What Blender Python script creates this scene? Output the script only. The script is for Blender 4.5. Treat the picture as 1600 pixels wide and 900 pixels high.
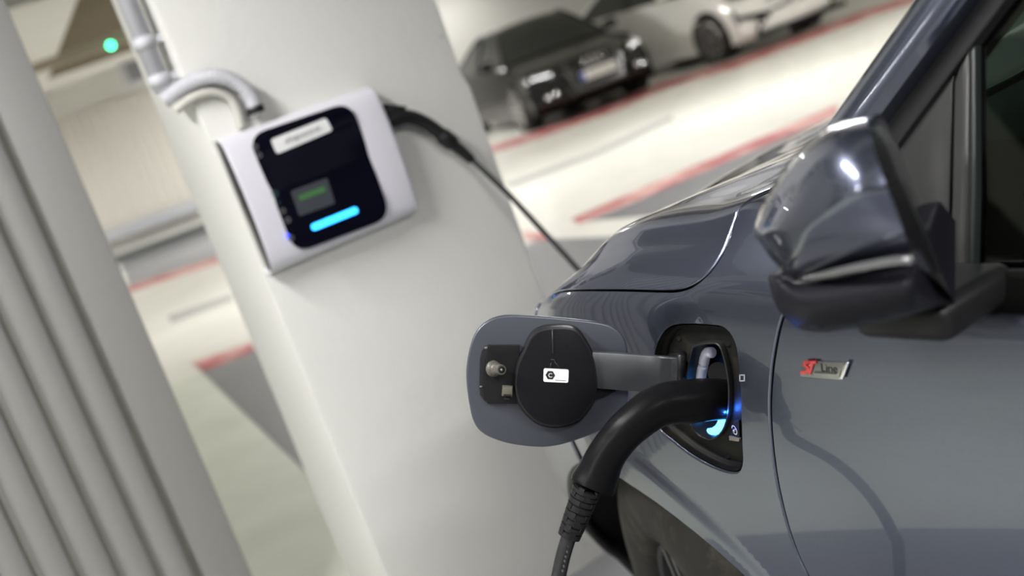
import bpy, bmesh, math, random
from math import sin, cos, pi, radians, hypot, sqrt
from mathutils import Vector, Matrix
from mathutils.bvhtree import BVHTree
from mathutils.geometry import delaunay_2d_cdt, tessellate_polygon
random.seed(7)
for _o in list(bpy.data.objects): bpy.data.objects.remove(_o)
SC = bpy.context.scene
COL = SC.collection

# ---------------------------------------------------------------- camera
CAM_H, PITCH, ROLL, FPX = 1.30, radians(11.7), radians(19.7), 1800.0
V = Vector
c_f = V((0, cos(PITCH), -sin(PITCH))); c_u0 = V((0, sin(PITCH), cos(PITCH))); c_r0 = V((1, 0, 0))
c_r = c_r0 * cos(ROLL) - c_u0 * sin(ROLL)
c_u = c_r0 * sin(ROLL) + c_u0 * cos(ROLL)
CAM = V((0, 0, CAM_H))
cd = bpy.data.cameras.new('camera'); cam = bpy.data.objects.new('camera', cd); COL.objects.link(cam)
m = Matrix((c_r, c_u, -c_f)).transposed().to_4x4(); m.translation = CAM
cam.matrix_world = m
cd.sensor_width = 36.0; cd.lens = FPX / 1600 * 36; cd.clip_start = 0.02; cd.clip_end = 200
cd.dof.use_dof = True; cd.dof.focus_distance = 1.28; cd.dof.aperture_fstop = 3.3
SC.camera = cam
# ---------------------------------------------------------------- world, light, exposure
W = bpy.data.worlds.new('garage_air'); SC.world = W; W.use_nodes = True
W.node_tree.nodes['Background'].inputs[0].default_value = (0.9, 0.92, 1.0, 1)
W.node_tree.nodes['Background'].inputs[1].default_value = 0.08
SC.view_settings.view_transform = 'Standard'; SC.view_settings.look = 'None'
SC.view_settings.gamma = 1.0; SC.view_settings.use_curve_mapping = False
SC.view_settings.exposure = 0.0
LAMP_W = 75.0
LAMPS = [  # x, y, yaw (degrees), power factor: unseen ceiling lamps, several added and tuned as fill
    (-2.7, -0.8, 8, .7), (1.3, -1.6, 8, 2.3), (-1.1, 0.8, 98, 1.3),
    (-5.0, 4.6, 8, .4), (1.8, 5.6, 8, 1.15), (5.4, 6.4, 8, 1.3),
    (-6.8, 10.6, 8, 1.2), (-1.0, 9.6, 8, 1.4), (2.6, 10.6, 8, 1.3), (6.4, 10.9, 8, 1.6), (10.0, 12.2, 8, 2.0),
    (-6.9, 16.2, 8, 3.0), (-2.2, 16.4, 8, 3.4), (.4, 21.3, 8, .5), (12.0, 18.5, 8, 1.6), (-9.0, 0.6, 98, 1.6), (-8.0, -3.6, 8, 1.4)]

def ray(px, py):
    return (c_f * FPX + c_r * (px - 800) + c_u * (450 - py)) / FPX
def floor_at(px, py, z=0.0):
    d = ray(px, py); return CAM + d * ((z - CAM_H) / d.z)
def at_depth(px, py, k):
    return CAM + ray(px, py) * k
# car frame: s forward, t out of the left flank, z up
PSI = radians(28)
Fw = V((-sin(PSI), cos(PSI), 0)); Nw = V((-cos(PSI), -sin(PSI), 0)); Zw = V((0, 0, 1))
_p = at_depth(1100, 620, 1.3); CO = V((_p.x, _p.y, 0))
CROT = radians(90) + PSI
def to_car(p): q = p - CO; return V((q.dot(Fw), q.dot(Nw), q.z))
def dir_car(d): return V((d.dot(Fw), d.dot(Nw), d.z))
def to_world(q): return CO + Fw * q[0] + Nw * q[1] + Zw * q[2]
CAMC = to_car(CAM)
def on_plane(px, py, p, n):           # car-frame plane
    d = dir_car(ray(px, py)); p = V(p); n = V(n)
    return CAMC + d * ((p - CAMC).dot(n) / d.dot(n))
def on_t(px, py, t): return on_plane(px, py, (0, t, 0), (0, 1, 0))
def on_s(px, py, s): return on_plane(px, py, (s, 0, 0), (1, 0, 0))
def depth_car(px, py, k): return to_car(at_depth(px, py, k))

# ---------------------------------------------------------------- materials
def nodes(name):
    M = bpy.data.materials.new(name); M.use_nodes = True
    nt = M.node_tree; return M, nt, nt.nodes['Principled BSDF']
def lk(nt, a, b): nt.links.new(a, b)
def nn(nt, typ, **kw):
    n = nt.nodes.new(typ)
    for k, v in kw.items():
        if k in n.inputs: n.inputs[k].default_value = v
        else: setattr(n, k, v)
    return n
def plain(name, col, rough=.5, metal=0, coat=0, noise=.06, scale=40, bump=0, bscale=200, emit=None, es=0, spec=.5, coat_rough=.03):
    M, nt, b = nodes(name)
    b.inputs['Roughness'].default_value = rough; b.inputs['Metallic'].default_value = metal
    b.inputs['Coat Weight'].default_value = coat; b.inputs['Coat Roughness'].default_value = coat_rough
    b.inputs['Specular IOR Level'].default_value = spec
    tc = nn(nt, 'ShaderNodeTexCoord')
    nz = nn(nt, 'ShaderNodeTexNoise', Scale=scale, Detail=4.0); lk(nt, tc.outputs['Object'], nz.inputs['Vector'])
    mx = nn(nt, 'ShaderNodeMix', data_type='RGBA')
    c = (*col, 1)
    mx.inputs[6].default_value = tuple(max(0, x * (1 - noise)) for x in col) + (1,)
    mx.inputs[7].default_value = tuple(min(1, x * (1 + noise)) for x in col) + (1,)
    lk(nt, nz.outputs['Fac'], mx.inputs[0]); lk(nt, mx.outputs[2], b.inputs['Base Color'])
    if bump:
        n2 = nn(nt, 'ShaderNodeTexNoise', Scale=bscale, Detail=3.0); lk(nt, tc.outputs['Object'], n2.inputs['Vector'])
        bp = nn(nt, 'ShaderNodeBump', Strength=bump, Distance=.002)
        lk(nt, n2.outputs['Fac'], bp.inputs['Height']); lk(nt, bp.outputs['Normal'], b.inputs['Normal'])
    if emit:
        b.inputs['Emission Color'].default_value = (*emit, 1); b.inputs['Emission Strength'].default_value = es
    return M

def paint(name, col, flake=.35, metal=.92, rough=.27, coat=1.0):
    M, nt, b = nodes(name)
    b.inputs['Metallic'].default_value = metal; b.inputs['Roughness'].default_value = rough
    b.inputs['Coat Weight'].default_value = coat; b.inputs['Coat Roughness'].default_value = .02
    b.inputs['Coat IOR'].default_value = 1.5
    tc = nn(nt, 'ShaderNodeTexCoord')
    vo = nn(nt, 'ShaderNodeTexVoronoi', Scale=2200.0); lk(nt, tc.outputs['Object'], vo.inputs['Vector'])
    rp = nn(nt, 'ShaderNodeMapRange'); lk(nt, vo.outputs['Color'], rp.inputs[0])
    rp.inputs[3].default_value = 1 - flake; rp.inputs[4].default_value = 1 + flake
    mx = nn(nt, 'ShaderNodeMix', data_type='RGBA', blend_type='MULTIPLY'); mx.inputs[0].default_value = 1
    mx.inputs[6].default_value = (*col, 1); lk(nt, rp.outputs[0], mx.inputs[7]); lk(nt, mx.outputs[2], b.inputs['Base Color'])
    return M

def dusty(name, base, dust, rough=.55, amount=.45, scale=14, coat=0):
    M, nt, b = nodes(name)
    b.inputs['Coat Weight'].default_value = coat; b.inputs['Specular IOR Level'].default_value = .2
    tc = nn(nt, 'ShaderNodeTexCoord')
    nz = nn(nt, 'ShaderNodeTexNoise', Scale=scale, Detail=7.0, Roughness=.68); lk(nt, tc.outputs['Object'], nz.inputs['Vector'])
    rp = nn(nt, 'ShaderNodeMapRange'); rp.inputs[1].default_value = .5; rp.inputs[2].default_value = .78
    rp.inputs[4].default_value = amount; lk(nt, nz.outputs['Fac'], rp.inputs[0])
    mx = nn(nt, 'ShaderNodeMix', data_type='RGBA'); mx.inputs[6].default_value = (*base, 1); mx.inputs[7].default_value = (*dust, 1)
    lk(nt, rp.outputs[0], mx.inputs[0]); lk(nt, mx.outputs[2], b.inputs['Base Color'])
    r2 = nn(nt, 'ShaderNodeMapRange'); r2.inputs[3].default_value = rough; r2.inputs[4].default_value = .9
    lk(nt, rp.outputs[0], r2.inputs[0]); lk(nt, r2.outputs[0], b.inputs['Roughness'])
    return M

def concrete(name, col, pits=True, stain=.10, rough=.8, pit_scale=13):
    M, nt, b = nodes(name)
    b.inputs['Roughness'].default_value = rough
    tc = nn(nt, 'ShaderNodeTexCoord')
    n1 = nn(nt, 'ShaderNodeTexNoise', Scale=2.2, Detail=6.0, Roughness=.6); lk(nt, tc.outputs['Object'], n1.inputs['Vector'])
    mx = nn(nt, 'ShaderNodeMix', data_type='RGBA'); lk(nt, n1.outputs['Fac'], mx.inputs[0])
    mx.inputs[6].default_value = tuple(x * (1 - stain) for x in col) + (1,)
    mx.inputs[7].default_value = tuple(min(1, x * (1 + stain)) for x in col) + (1,)
    out = mx.outputs[2]
    n2 = nn(nt, 'ShaderNodeTexNoise', Scale=60.0, Detail=5.0); lk(nt, tc.outputs['Object'], n2.inputs['Vector'])
    h = n2.outputs['Fac']
    if pits:
        nw = nn(nt, 'ShaderNodeTexNoise', Scale=25.0); lk(nt, tc.outputs['Object'], nw.inputs['Vector'])
        ad = nn(nt, 'ShaderNodeVectorMath', operation='MULTIPLY_ADD'); lk(nt, nw.outputs['Color'], ad.inputs[0])
        ad.inputs[1].default_value = (.05, .05, .05); lk(nt, tc.outputs['Object'], ad.inputs[2])
        vo = nn(nt, 'ShaderNodeTexVoronoi', Scale=float(pit_scale)); lk(nt, ad.outputs[0], vo.inputs['Vector'])
        sep = nn(nt, 'ShaderNodeSeparateColor'); lk(nt, vo.outputs['Color'], sep.inputs[0])
        mr = nn(nt, 'ShaderNodeMapRange'); lk(nt, sep.outputs[0], mr.inputs[0])   # pit radius per cell
        mr.inputs[1].default_value = .40; mr.inputs[3].default_value = 0.0; mr.inputs[4].default_value = .085
        lt = nn(nt, 'ShaderNodeMath', operation='SUBTRACT'); lk(nt, mr.outputs[0], lt.inputs[0]); lk(nt, vo.outputs['Distance'], lt.inputs[1])
        st = nn(nt, 'ShaderNodeMapRange'); st.inputs[1].default_value = 0; st.inputs[2].default_value = .04; lk(nt, lt.outputs[0], st.inputs[0])
        m2 = nn(nt, 'ShaderNodeMix', data_type='RGBA'); lk(nt, st.outputs[0], m2.inputs[0]); lk(nt, out, m2.inputs[6])
        m2.inputs[7].default_value = (.30, .28, .22, 1); out = m2.outputs[2]
        sb = nn(nt, 'ShaderNodeMath', operation='SUBTRACT'); lk(nt, h, sb.inputs[0]); lk(nt, st.outputs[0], sb.inputs[1]); h = sb.outputs[0]
    lk(nt, out, b.inputs['Base Color'])
    bp = nn(nt, 'ShaderNodeBump', Strength=.25, Distance=.004); lk(nt, h, bp.inputs['Height']); lk(nt, bp.outputs['Normal'], b.inputs['Normal'])
    return M

def glass_mat(name, tint, gloss_rough=.01):
    M = bpy.data.materials.new(name); M.use_nodes = True; nt = M.node_tree
    nt.nodes.remove(nt.nodes['Principled BSDF']); out = nt.nodes['Material Output']
    tr = nn(nt, 'ShaderNodeBsdfTransparent'); tr.inputs[0].default_value = (*tint, 1)
    gl = nn(nt, 'ShaderNodeBsdfGlossy'); gl.inputs['Roughness'].default_value = gloss_rough
    fr = nn(nt, 'ShaderNodeFresnel', IOR=1.5); mx = nn(nt, 'ShaderNodeMixShader')
    lk(nt, fr.outputs[0], mx.inputs[0]); lk(nt, tr.outputs[0], mx.inputs[1]); lk(nt, gl.outputs[0], mx.inputs[2]); lk(nt, mx.outputs[0], out.inputs[0])
    return M

PAINT = paint('grey_metallic_paint', (.120, .133, .188), flake=.25)
GAPSHADE = plain('black_gap_shade', (.006, .006, .006), .8, spec=.1)  # painted shade of the shut lines, laid on the panels' side walls
M_INNER = plain('bare_inner_paint', (.062, .067, .086), .42, metal=.35, coat=.25, coat_rough=.3, noise=.05, scale=400)
BLACKPL = plain('black_plastic', (.011, .011, .012), .42, bump=.15, bscale=900, spec=.25)
RUBBER = plain('black_rubber', (.012, .012, .013), .36, bump=.12, bscale=1200, spec=.25)
GLOSSBLK = plain('gloss_black', (.006, .006, .008), .08, coat=1)
SATINBLK = plain('satin_black', (.014, .014, .016), .38, spec=.25)
DIRTY = dusty('dusty_black_plastic', (.007, .007, .007), (.10, .08, .055), .5, .30, 26)
TYRE = dusty('dusty_tyre_rubber', (.020, .019, .017), (.15, .135, .105), .75, .6, 9)
VOID = plain('unlit_black', (.004, .004, .004), .9)
WHITEPL = plain('white_shell_plastic', (.66, .65, .71), .35, noise=.01, coat=.2)
CHROME = plain('chrome', (.78, .78, .8), .08, metal=1, noise=.01)
STEEL = plain('dull_steel', (.30, .29, .27), .4, metal=.8)
CONDUIT = plain('white_conduit', (.50, .50, .54), .5, noise=.02)
PILLAR = concrete('pillar_concrete', (.63, .625, .60), stain=.05)
HALL = concrete('hall_concrete', (.64, .63, .59), pits=False)
CLOTH = plain('dark_seat_fabric', (.03, .03, .033), .9, bump=.3, bscale=600)
def emis(name, col, s): return plain(name, (.02, .02, .02), .4, emit=col, es=s)

# ---------------------------------------------------------------- mesh helpers
def link(o, parent=None):
    COL.objects.link(o)
    if parent: o.parent = parent
    return o
def mk(name, vs, fs, mat, parent=None, off=(0, 0, 0), smooth=True, auto=None, normals=None):
    used = sorted({i for q in fs for i in q})
    if len(used) < len(vs):                      # drop vertices no face uses
        ix = {j: i for i, j in enumerate(used)}; vs = [vs[j] for j in used]; fs = [tuple(ix[i] for i in q) for q in fs]
        if normals: normals = [normals[j] for j in used]
    me = bpy.data.meshes.new(name); off = V(off)
    me.from_pydata([tuple(V(v) - off) for v in vs], [], fs); me.update()
    if isinstance(mat, (list, tuple)):
        for x in mat: me.materials.append(x)
    else: me.materials.append(mat)
    if smooth:
        me.polygons.foreach_set('use_smooth', [True] * len(me.polygons))
        if auto is not None: me.set_sharp_from_angle(angle=radians(auto))
    if normals:
        me.normals_split_custom_set_from_vertices([tuple(n) for n in normals])
    o = bpy.data.objects.new(name, me)
    return link(o, parent)
def mkbm(name, bm, mat, parent=None, off=(0, 0, 0), auto=35):
    off = V(off)
    for v in bm.verts: v.co -= off
    me = bpy.data.meshes.new(name); bm.to_mesh(me); bm.free(); me.materials.append(mat)
    me.polygons.foreach_set('use_smooth', [True] * len(me.polygons)); me.set_sharp_from_angle(angle=radians(auto))
    return link(bpy.data.objects.new(name, me), parent)
def thing(name, label, cat, base, rot=CROT, group=None):
    o = bpy.data.objects.new(name, None); COL.objects.link(o); o.empty_display_size = .05
    o.location = base; o.rotation_euler = (0, 0, rot); o['label'] = label; o['category'] = cat
    if group: o['group'] = group
    return o
def tag(o, label, cat, group=None):
    o['label'] = label; o['category'] = cat
    if group: o['group'] = group
    return o
def struct(o, label=None):
    o['kind'] = 'structure'
    if label: o['label'] = label
    return o

def spline(pts, n, closed=False):
    """Catmull-Rom through vectors, n samples per span"""
    P = [V(p) for p in pts]; N = len(P); out = []
    for i in range(N if closed else N - 1):
        p0 = P[(i - 1) % N] if (closed or i > 0) else P[0] * 2 - P[1]
        p1, p2 = P[i], P[(i + 1) % N]
        p3 = P[(i + 2) % N] if (closed or i + 2 < N) else P[-1] * 2 - P[-2]
        for k in range(n):
            t = k / n
            out.append(.5 * ((2 * p1) + (p2 - p0) * t + (2 * p0 - 5 * p1 + 4 * p2 - p3) * t * t + (3 * p1 - p0 - 3 * p2 + p3) * t ** 3))
    if not closed: out.append(P[-1])
    return out
def lerp(a, b, t): return a + (b - a) * t
def tube(path, rad, seg=16, caps=True):
    P = [V(p) for p in path]; n = len(P)
    if not isinstance(rad, (list, tuple)): rad = [rad] * n
    vs, fs = [], []
    T = (P[1] - P[0]).normalized(); a = V((0, 0, 1)) if abs(T.z) < .9 else V((1, 0, 0))
    X = (a - T * a.dot(T)).normalized()
    for i in range(n):
        T = (P[min(i + 1, n - 1)] - P[max(i - 1, 0)]).normalized()
        X = (X - T * X.dot(T)).normalized(); Y = T.cross(X)
        for k in range(seg):
            g = 2 * pi * k / seg; vs.append(P[i] + (X * cos(g) + Y * sin(g)) * rad[i])
    for i in range(n - 1):
        for k in range(seg):
            a0 = i * seg + k; a1 = i * seg + (k + 1) % seg
            fs.append((a0, a1, a1 + seg, a0 + seg))
    if caps:
        fs.append(tuple(range(seg))[::-1]); fs.append(tuple((n - 1) * seg + k for k in range(seg)))
    return vs, fs
def smooth_radii(vals, n):
    return [p.x for p in spline([V((v, 0, 0)) for v in vals], n)]
def join(*parts):
    vs, fs = [], []
    for v, f in parts:
        b = len(vs); vs += list(v); fs += [tuple(i + b for i in q) for q in f]
    return vs, fs
def box(c, sx, sy, sz, ax=None):
    c = V(c); X, Y, Z = ax or (V((1, 0, 0)), V((0, 1, 0)), V((0, 0, 1)))
    vs = [c + X * (i * sx / 2) + Y * (j * sy / 2) + Z * (k * sz / 2) for i in (-1, 1) for j in (-1, 1) for k in (-1, 1)]
    return vs, [(0, 1, 3, 2), (4, 6, 7, 5), (0, 4, 5, 1), (2, 3, 7, 6), (0, 2, 6, 4), (1, 5, 7, 3)]
def bevel_box(name, c, sx, sy, sz, r, mat, parent=None, off=(0, 0, 0), ax=None, seg=3):
    bm = bmesh.new(); v, f = box(c, sx, sy, sz, ax)
    B = [bm.verts.new(x) for x in v]
    for q in f: bm.faces.new([B[i] for i in q])
    bmesh.ops.recalc_face_normals(bm, faces=bm.faces)
    bmesh.ops.bevel(bm, geom=bm.edges[:], offset=r, segments=seg, affect='EDGES', profile=.5)
    return mkbm(name, bm, mat, parent, off, 50)
def prism(name, loop, vec, mat, parent=None, off=(0, 0, 0), r=0.0, seg=2, auto=40, both=False):
    """planar outline pushed along vec; r rounds the rim of the front (start) face"""
    bm = bmesh.new(); loop = [V(p) for p in loop]; vec = V(vec)
    a = [bm.verts.new(p) for p in loop]; b = [bm.verts.new(p + vec) for p in loop]; n = len(a)
    f0 = bm.faces.new(a); f1 = bm.faces.new(b[::-1])
    for i in range(n): bm.faces.new((a[(i + 1) % n], a[i], b[i], b[(i + 1) % n]))
    bmesh.ops.recalc_face_normals(bm, faces=bm.faces)
    if r:
        ed = list(f0.edges) + (list(f1.edges) if both else [])
        bmesh.ops.bevel(bm, geom=ed, offset=r, segments=seg, affect='EDGES', profile=.5)
    return mkbm(name, bm, mat, parent, off, auto)
def rounded(corners, r, n=6):
    """3-D polygon with its corners rounded"""
    C = [V(c) for c in corners]; out = []; N = len(C)
    if not isinstance(r, (list, tuple)): r = [r] * N
    for i in range(N):
        p, a, b = C[i], C[i - 1], C[(i + 1) % N]
        u, w = (a - p).normalized(), (b - p).normalized(); half = u.angle(w) / 2
        d = min(r[i] / math.tan(half), .49 * (a - p).length, .49 * (b - p).length)
        q0, q1 = p + u * d, p + w * d
        for k in range(n + 1):
            t = k / n; out.append(q0 * (1 - t) ** 2 + p * (2 * t * (1 - t)) + q1 * t * t)
    return out
def text_mesh(name, body, mat, parent, origin, xdir, ydir, height, extrude=.0004, off=(0, 0, 0), align='CENTER', shear=0, width=None):
    cu = bpy.data.curves.new(name, 'FONT'); cu.body = body; cu.align_x = align; cu.align_y = 'CENTER'
    cu.size = 1; cu.extrude = 0; cu.shear = shear; cu.resolution_u = 4
    tmp = bpy.data.objects.new('tmp_text', cu); COL.objects.link(tmp)
    bpy.context.view_layer.update()
    me = bpy.data.meshes.new_from_object(tmp.evaluated_get(bpy.context.evaluated_depsgraph_get()))
    bpy.data.objects.remove(tmp)
    X, Y = V(xdir).normalized(), V(ydir).normalized(); Zd = X.cross(Y)
    ys = [v.co.y for v in me.vertices]; xs = [v.co.x for v in me.vertices]
    k = height / (max(ys) - min(ys)); kx = width / (max(xs) - min(xs)) if width else k
    bm = bmesh.new(); bm.from_mesh(me)
    cy = (max(ys) + min(ys)) / 2
    for v in bm.verts: v.co = V(origin) + X * (v.co.x * kx) + Y * ((v.co.y - cy) * k) + Zd * (v.co.z * k + extrude)
    return mkbm(name, bm, mat, parent, off)
def pip(p, poly):
    x, y = p[0], p[1]; c = False; n = len(poly); j = n - 1
    for i in range(n):
        xi, yi = poly[i][0], poly[i][1]; xj, yj = poly[j][0], poly[j][1]
        if (yi > y) != (yj > y) and x < (xj - xi) * (y - yi) / (yj - yi) + xi: c = not c
        j = i
    return c
def seg_dist(p, a, b):
    ab = (b[0] - a[0], b[1] - a[1]); L = ab[0] ** 2 + ab[1] ** 2
    t = 0 if L == 0 else max(0, min(1, ((p[0] - a[0]) * ab[0] + (p[1] - a[1]) * ab[1]) / L))
    return hypot(p[0] - a[0] - ab[0] * t, p[1] - a[1] - ab[1] * t)
def poly_dist(p, poly): return min(seg_dist(p, poly[i - 1], poly[i]) for i in range(len(poly)))
def triangulate(loops, step, extra=()):
    """outer loop + holes (2-D) filled with a grid of points; returns points and triangles"""
    pts, edges = [], []
    for L in loops:
        b = len(pts); n = len(L); pts += [V((p[0], p[1])) for p in L]; edges += [(b + i, b + (i + 1) % n) for i in range(n)]
    x0 = min(p[0] for p in loops[0]); x1 = max(p[0] for p in loops[0]); y0 = min(p[1] for p in loops[0]); y1 = max(p[1] for p in loops[0])
    sx, sy = step if isinstance(step, tuple) else (step, step)
    nx, ny = int((x1 - x0) / sx), int((y1 - y0) / sy)
    mind = .45 * min(sx, sy); free = []
    for p in extra:
        if pip(p, loops[0]) and not any(pip(p, h) for h in loops[1:]) and min(poly_dist(p, L) for L in loops) > .004:
            pts.append(V(p)); free.append(p)
    for i in range(nx + 1):
        for j in range(ny + 1):
            p = (x0 + (i + .5) * (x1 - x0) / (nx + 1), y0 + (j + .5) * (y1 - y0) / (ny + 1))
            if not pip(p, loops[0]) or any(pip(p, h) for h in loops[1:]): continue
            if min(poly_dist(p, L) for L in loops) < mind: continue
            if free and min((p[0] - q[0]) ** 2 + (p[1] - q[1]) ** 2 for q in free) < .00008: continue
            pts.append(V(p))
    vo, eo, fo, *_ = delaunay_2d_cdt(pts, edges, [], 0, 1e-6)
    tris = []
    for f in fo:
        c = ((vo[f[0]][0] + vo[f[1]][0] + vo[f[2]][0]) / 3, (vo[f[0]][1] + vo[f[1]][1] + vo[f[2]][1]) / 3)
        if pip(c, loops[0]) and not any(pip(c, h) for h in loops[1:]): tris.append(tuple(f))
    return vo, tris
# ================================================================ THE GARAGE
HY = radians(8)                                   # the lane runs at 8 degrees to the lens axis' normal
HX = V((cos(HY), sin(HY), 0)); HYv = V((-sin(HY), cos(HY), 0))
HAX = (HX, HYv, V((0, 0, 1)))
def hall(x, y, z=0): return HX * x + HYv * y + V((0, 0, z))

def floor_mat():
    M, nt, b = nodes('white_lane_coating')
    b.inputs['Roughness'].default_value = .33; b.inputs['Coat Weight'].default_value = .15; b.inputs['Coat Roughness'].default_value = .15
    tc = nn(nt, 'ShaderNodeTexCoord')
    n1 = nn(nt, 'ShaderNodeTexNoise', Scale=.9, Detail=8.0, Roughness=.65); lk(nt, tc.outputs['Object'], n1.inputs['Vector'])
    mr = nn(nt, 'ShaderNodeMapRange'); mr.inputs[1].default_value = .38; mr.inputs[2].default_value = .72; lk(nt, n1.outputs['Fac'], mr.inputs[0])
    mx = nn(nt, 'ShaderNodeMix', data_type='RGBA'); lk(nt, mr.outputs[0], mx.inputs[0])
    mx.inputs[6].default_value = (.70, .69, .635, 1); mx.inputs[7].default_value = (.60, .595, .535, 1)
    lk(nt, mx.outputs[2], b.inputs['Base Color'])
    n2 = nn(nt, 'ShaderNodeTexNoise', Scale=5.0, Detail=6.0); lk(nt, tc.outputs['Object'], n2.inputs['Vector'])
    r2 = nn(nt, 'ShaderNodeMapRange'); r2.inputs[3].default_value = .22; r2.inputs[4].default_value = .55; lk(nt, n2.outputs['Fac'], r2.inputs[0]); lk(nt, r2.outputs[0], b.inputs['Roughness'])
    return M
LANE = floor_mat()
BAY = concrete('grey_bay_coating', (.175, .178, .188), pits=False, stain=.15, rough=.34)
STAINED = concrete('stained_floor_concrete', (.56, .58, .49), pits=False, stain=.22, rough=.5)
JOINT = plain('grey_floor_joint', (.33, .33, .32), .6)
def worn_red():
    M, nt, b = nodes('worn_red_line_paint'); b.inputs['Roughness'].default_value = .45
    tc = nn(nt, 'ShaderNodeTexCoord')
    n1 = nn(nt, 'ShaderNodeTexNoise', Scale=2.6, Detail=6.0, Roughness=.7); lk(nt, tc.outputs['Object'], n1.inputs['Vector'])
    mr = nn(nt, 'ShaderNodeMapRange'); mr.inputs[1].default_value = .47; mr.inputs[2].default_value = .58; lk(nt, n1.outputs['Fac'], mr.inputs[0])
    mx = nn(nt, 'ShaderNodeMix', data_type='RGBA'); lk(nt, mr.outputs[0], mx.inputs[0])
    mx.inputs[6].default_value = (.36, .060, .062, 1); mx.inputs[7].default_value = (.62, .36, .33, 1)
    lk(nt, mx.outputs[2], b.inputs['Base Color']); return M
RED = worn_red()

v, f = box(hall(1, 7.5, -.1), 34, 40, .2, HAX)
FLOOR = struct(mk('floor', v, f, LANE, smooth=False), 'white coated garage floor with grey bays and red lines')
def decal(name, pts, mat, h=.003):
    P = [V((p[0], p[1], h)) for p in pts]
    o = prism(name, P, (0, 0, -(h + .002)), mat, FLOOR); return o
fa = lambda *q: [floor_at(*p) for p in q]
# near parking bays
A, B, Cc, D = fa((312, 578), (395, 548), (846, 374), (947, 371))
dl = (floor_at(470, 730) - A).normalized(); dr = (D - Cc).normalized()
decal('parking_bay', [A, B, Cc, Cc + dr * 7, A + dl * 8.5], BAY)
E0, E1, E2 = fa((905, 347), (1005, 338), (1310, 180)); de = (E1 - E0).normalized()
decal('parking_bay', [E0, E2, E2 + de * 7, E0 + de * 7], BAY)
_cb = [to_world(q) for q in ((-5.0, 1.9, 0), (-.8, 1.9, 0), (.57, 1.02, 0), (1.15, .60, 0), (1.15, -2.3, 0), (-5.0, -2.3, 0))]
decal('parking_bay', _cb, BAY, .0045)
decal('bare_patch', [A + dl * .1 + V((-.01, 0, 0)), A + dl * 8.5 + V((-.01, 0, 0)), A + dl * 8.5 + V((-5, 0, 0)), A + V((-5, -.6, 0)), ], STAINED, .002)
decal('red_line', fa((299, 567), (393, 535), (398, 549), (319, 581)), RED, .004)
decal('red_line', fa((816, 361), (858, 366), (868, 377), (822, 375)), RED, .004)
decal('red_line', fa((893, 343), (1000, 296), (1150, 232), (1310, 163), (1306, 180), (1150, 247), (1010, 308), (905, 350)), RED, .004)
# far side of the lane
decal('parking_bay', fa((187, 411), (326, 358), (344, 403), (205, 452)), BAY)
decal('red_line', fa((196, 450), (343, 401), (345, 409), (200, 458)), RED, .004)
decal('red_line', fa((740, 237), (830, 209), (960, 161), (1040, 127), (1150, 94), (1357, 14), (1430, -8), (1432, 2), (1360, 26), (1152, 105), (1042, 138), (962, 173), (832, 219), (742, 247)), RED, .004)
decal('floor_joint', fa((262, 494), (362, 460), (364, 468), (268, 504)), JOINT)
decal('floor_joint', fa((790, 288), (930, 236), (1050, 180), (1053, 187), (932, 244), (800, 292)), JOINT)

# ceiling with a recess between pale beams, its shade painted brown
CEIL = struct(mk('ceiling', *box(hall(1, 7.5, 2.95), 34, 40, .2, HAX), HALL, smooth=False), 'pale concrete garage ceiling')
BROWN = plain('brown_recess_shade', (.115, .090, .052), .95, noise=.15, scale=6)
DGREY = plain('dark_ceiling_panel', (.085, .082, .078), .9, noise=.15, scale=6)
mk('recess_shade_panel', *box(hall(-1.2, 13.4, 2.845), 4.6, 7.2, .03, HAX), BROWN, CEIL, smooth=False)
for i in range(-3, 4):          # dark coffers between pale ribs
    for j in range(-3, 7):
        mk('ceiling_coffer', *box(hall(i * 2.3 + .5, j * 1.75 - 1.6, 2.845), 1.75, 1.25, .03, HAX), DGREY, CEIL, smooth=False)
def beam(p0, p1, w, h, top=2.855):
    p0, p1 = V(p0), V(p1); d = (p1 - p0); L = d.length; X = d.normalized(); Y = V((-X.y, X.x, 0))
    c = (p0 + p1) / 2; c.z = top - h / 2
    return mk('ceiling_beam', *box(c, L, w, h, (X, Y, V((0, 0, 1)))), HALL, CEIL, smooth=False)
_b0, _b1 = floor_at(118, 5, 2.5), floor_at(72, 130, 2.5); _bd = (_b1 - _b0).normalized(); _bn = V((-_bd.y, _bd.x, 0))
beam(_b0 - _bd * .6 + _bn * .8, _b1 + _bd * 6 + _bn * .8, 1.6, .36)

WALLM = concrete('wall_paint', (.58, .57, .54), pits=False, stain=.04)
struct(mk('wall_back', *box(hall(1, 22.1, 1.45), 34, .2, 3.1, HAX), WALLM, smooth=False), 'pale grey wall behind the parked cars')
DARKW = concrete('dark_wall_concrete', (.26, .26, .25), pits=False, stain=.06)
struct(mk('wall_left', *box(hall(-15.9, 7.5, 1.45), .2, 40, 3.1, HAX), WALLM, smooth=False))
struct(mk('wall_right', *box(hall(17.9, 7.5, 1.45), .2, 40, 3.1, HAX), WALLM, smooth=False))
struct(mk('wall_front', *box(hall(1, -7.5, 1.45), 34, .2, 3.1, HAX), DARKW, smooth=False))
WF = struct(mk('wall_far_left', *box(hall(-7.5, 19.6, 1.45), 16.4, .3, 3.1, HAX), HALL, smooth=False), 'far wall faced with a pale ribbed panel')
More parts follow.
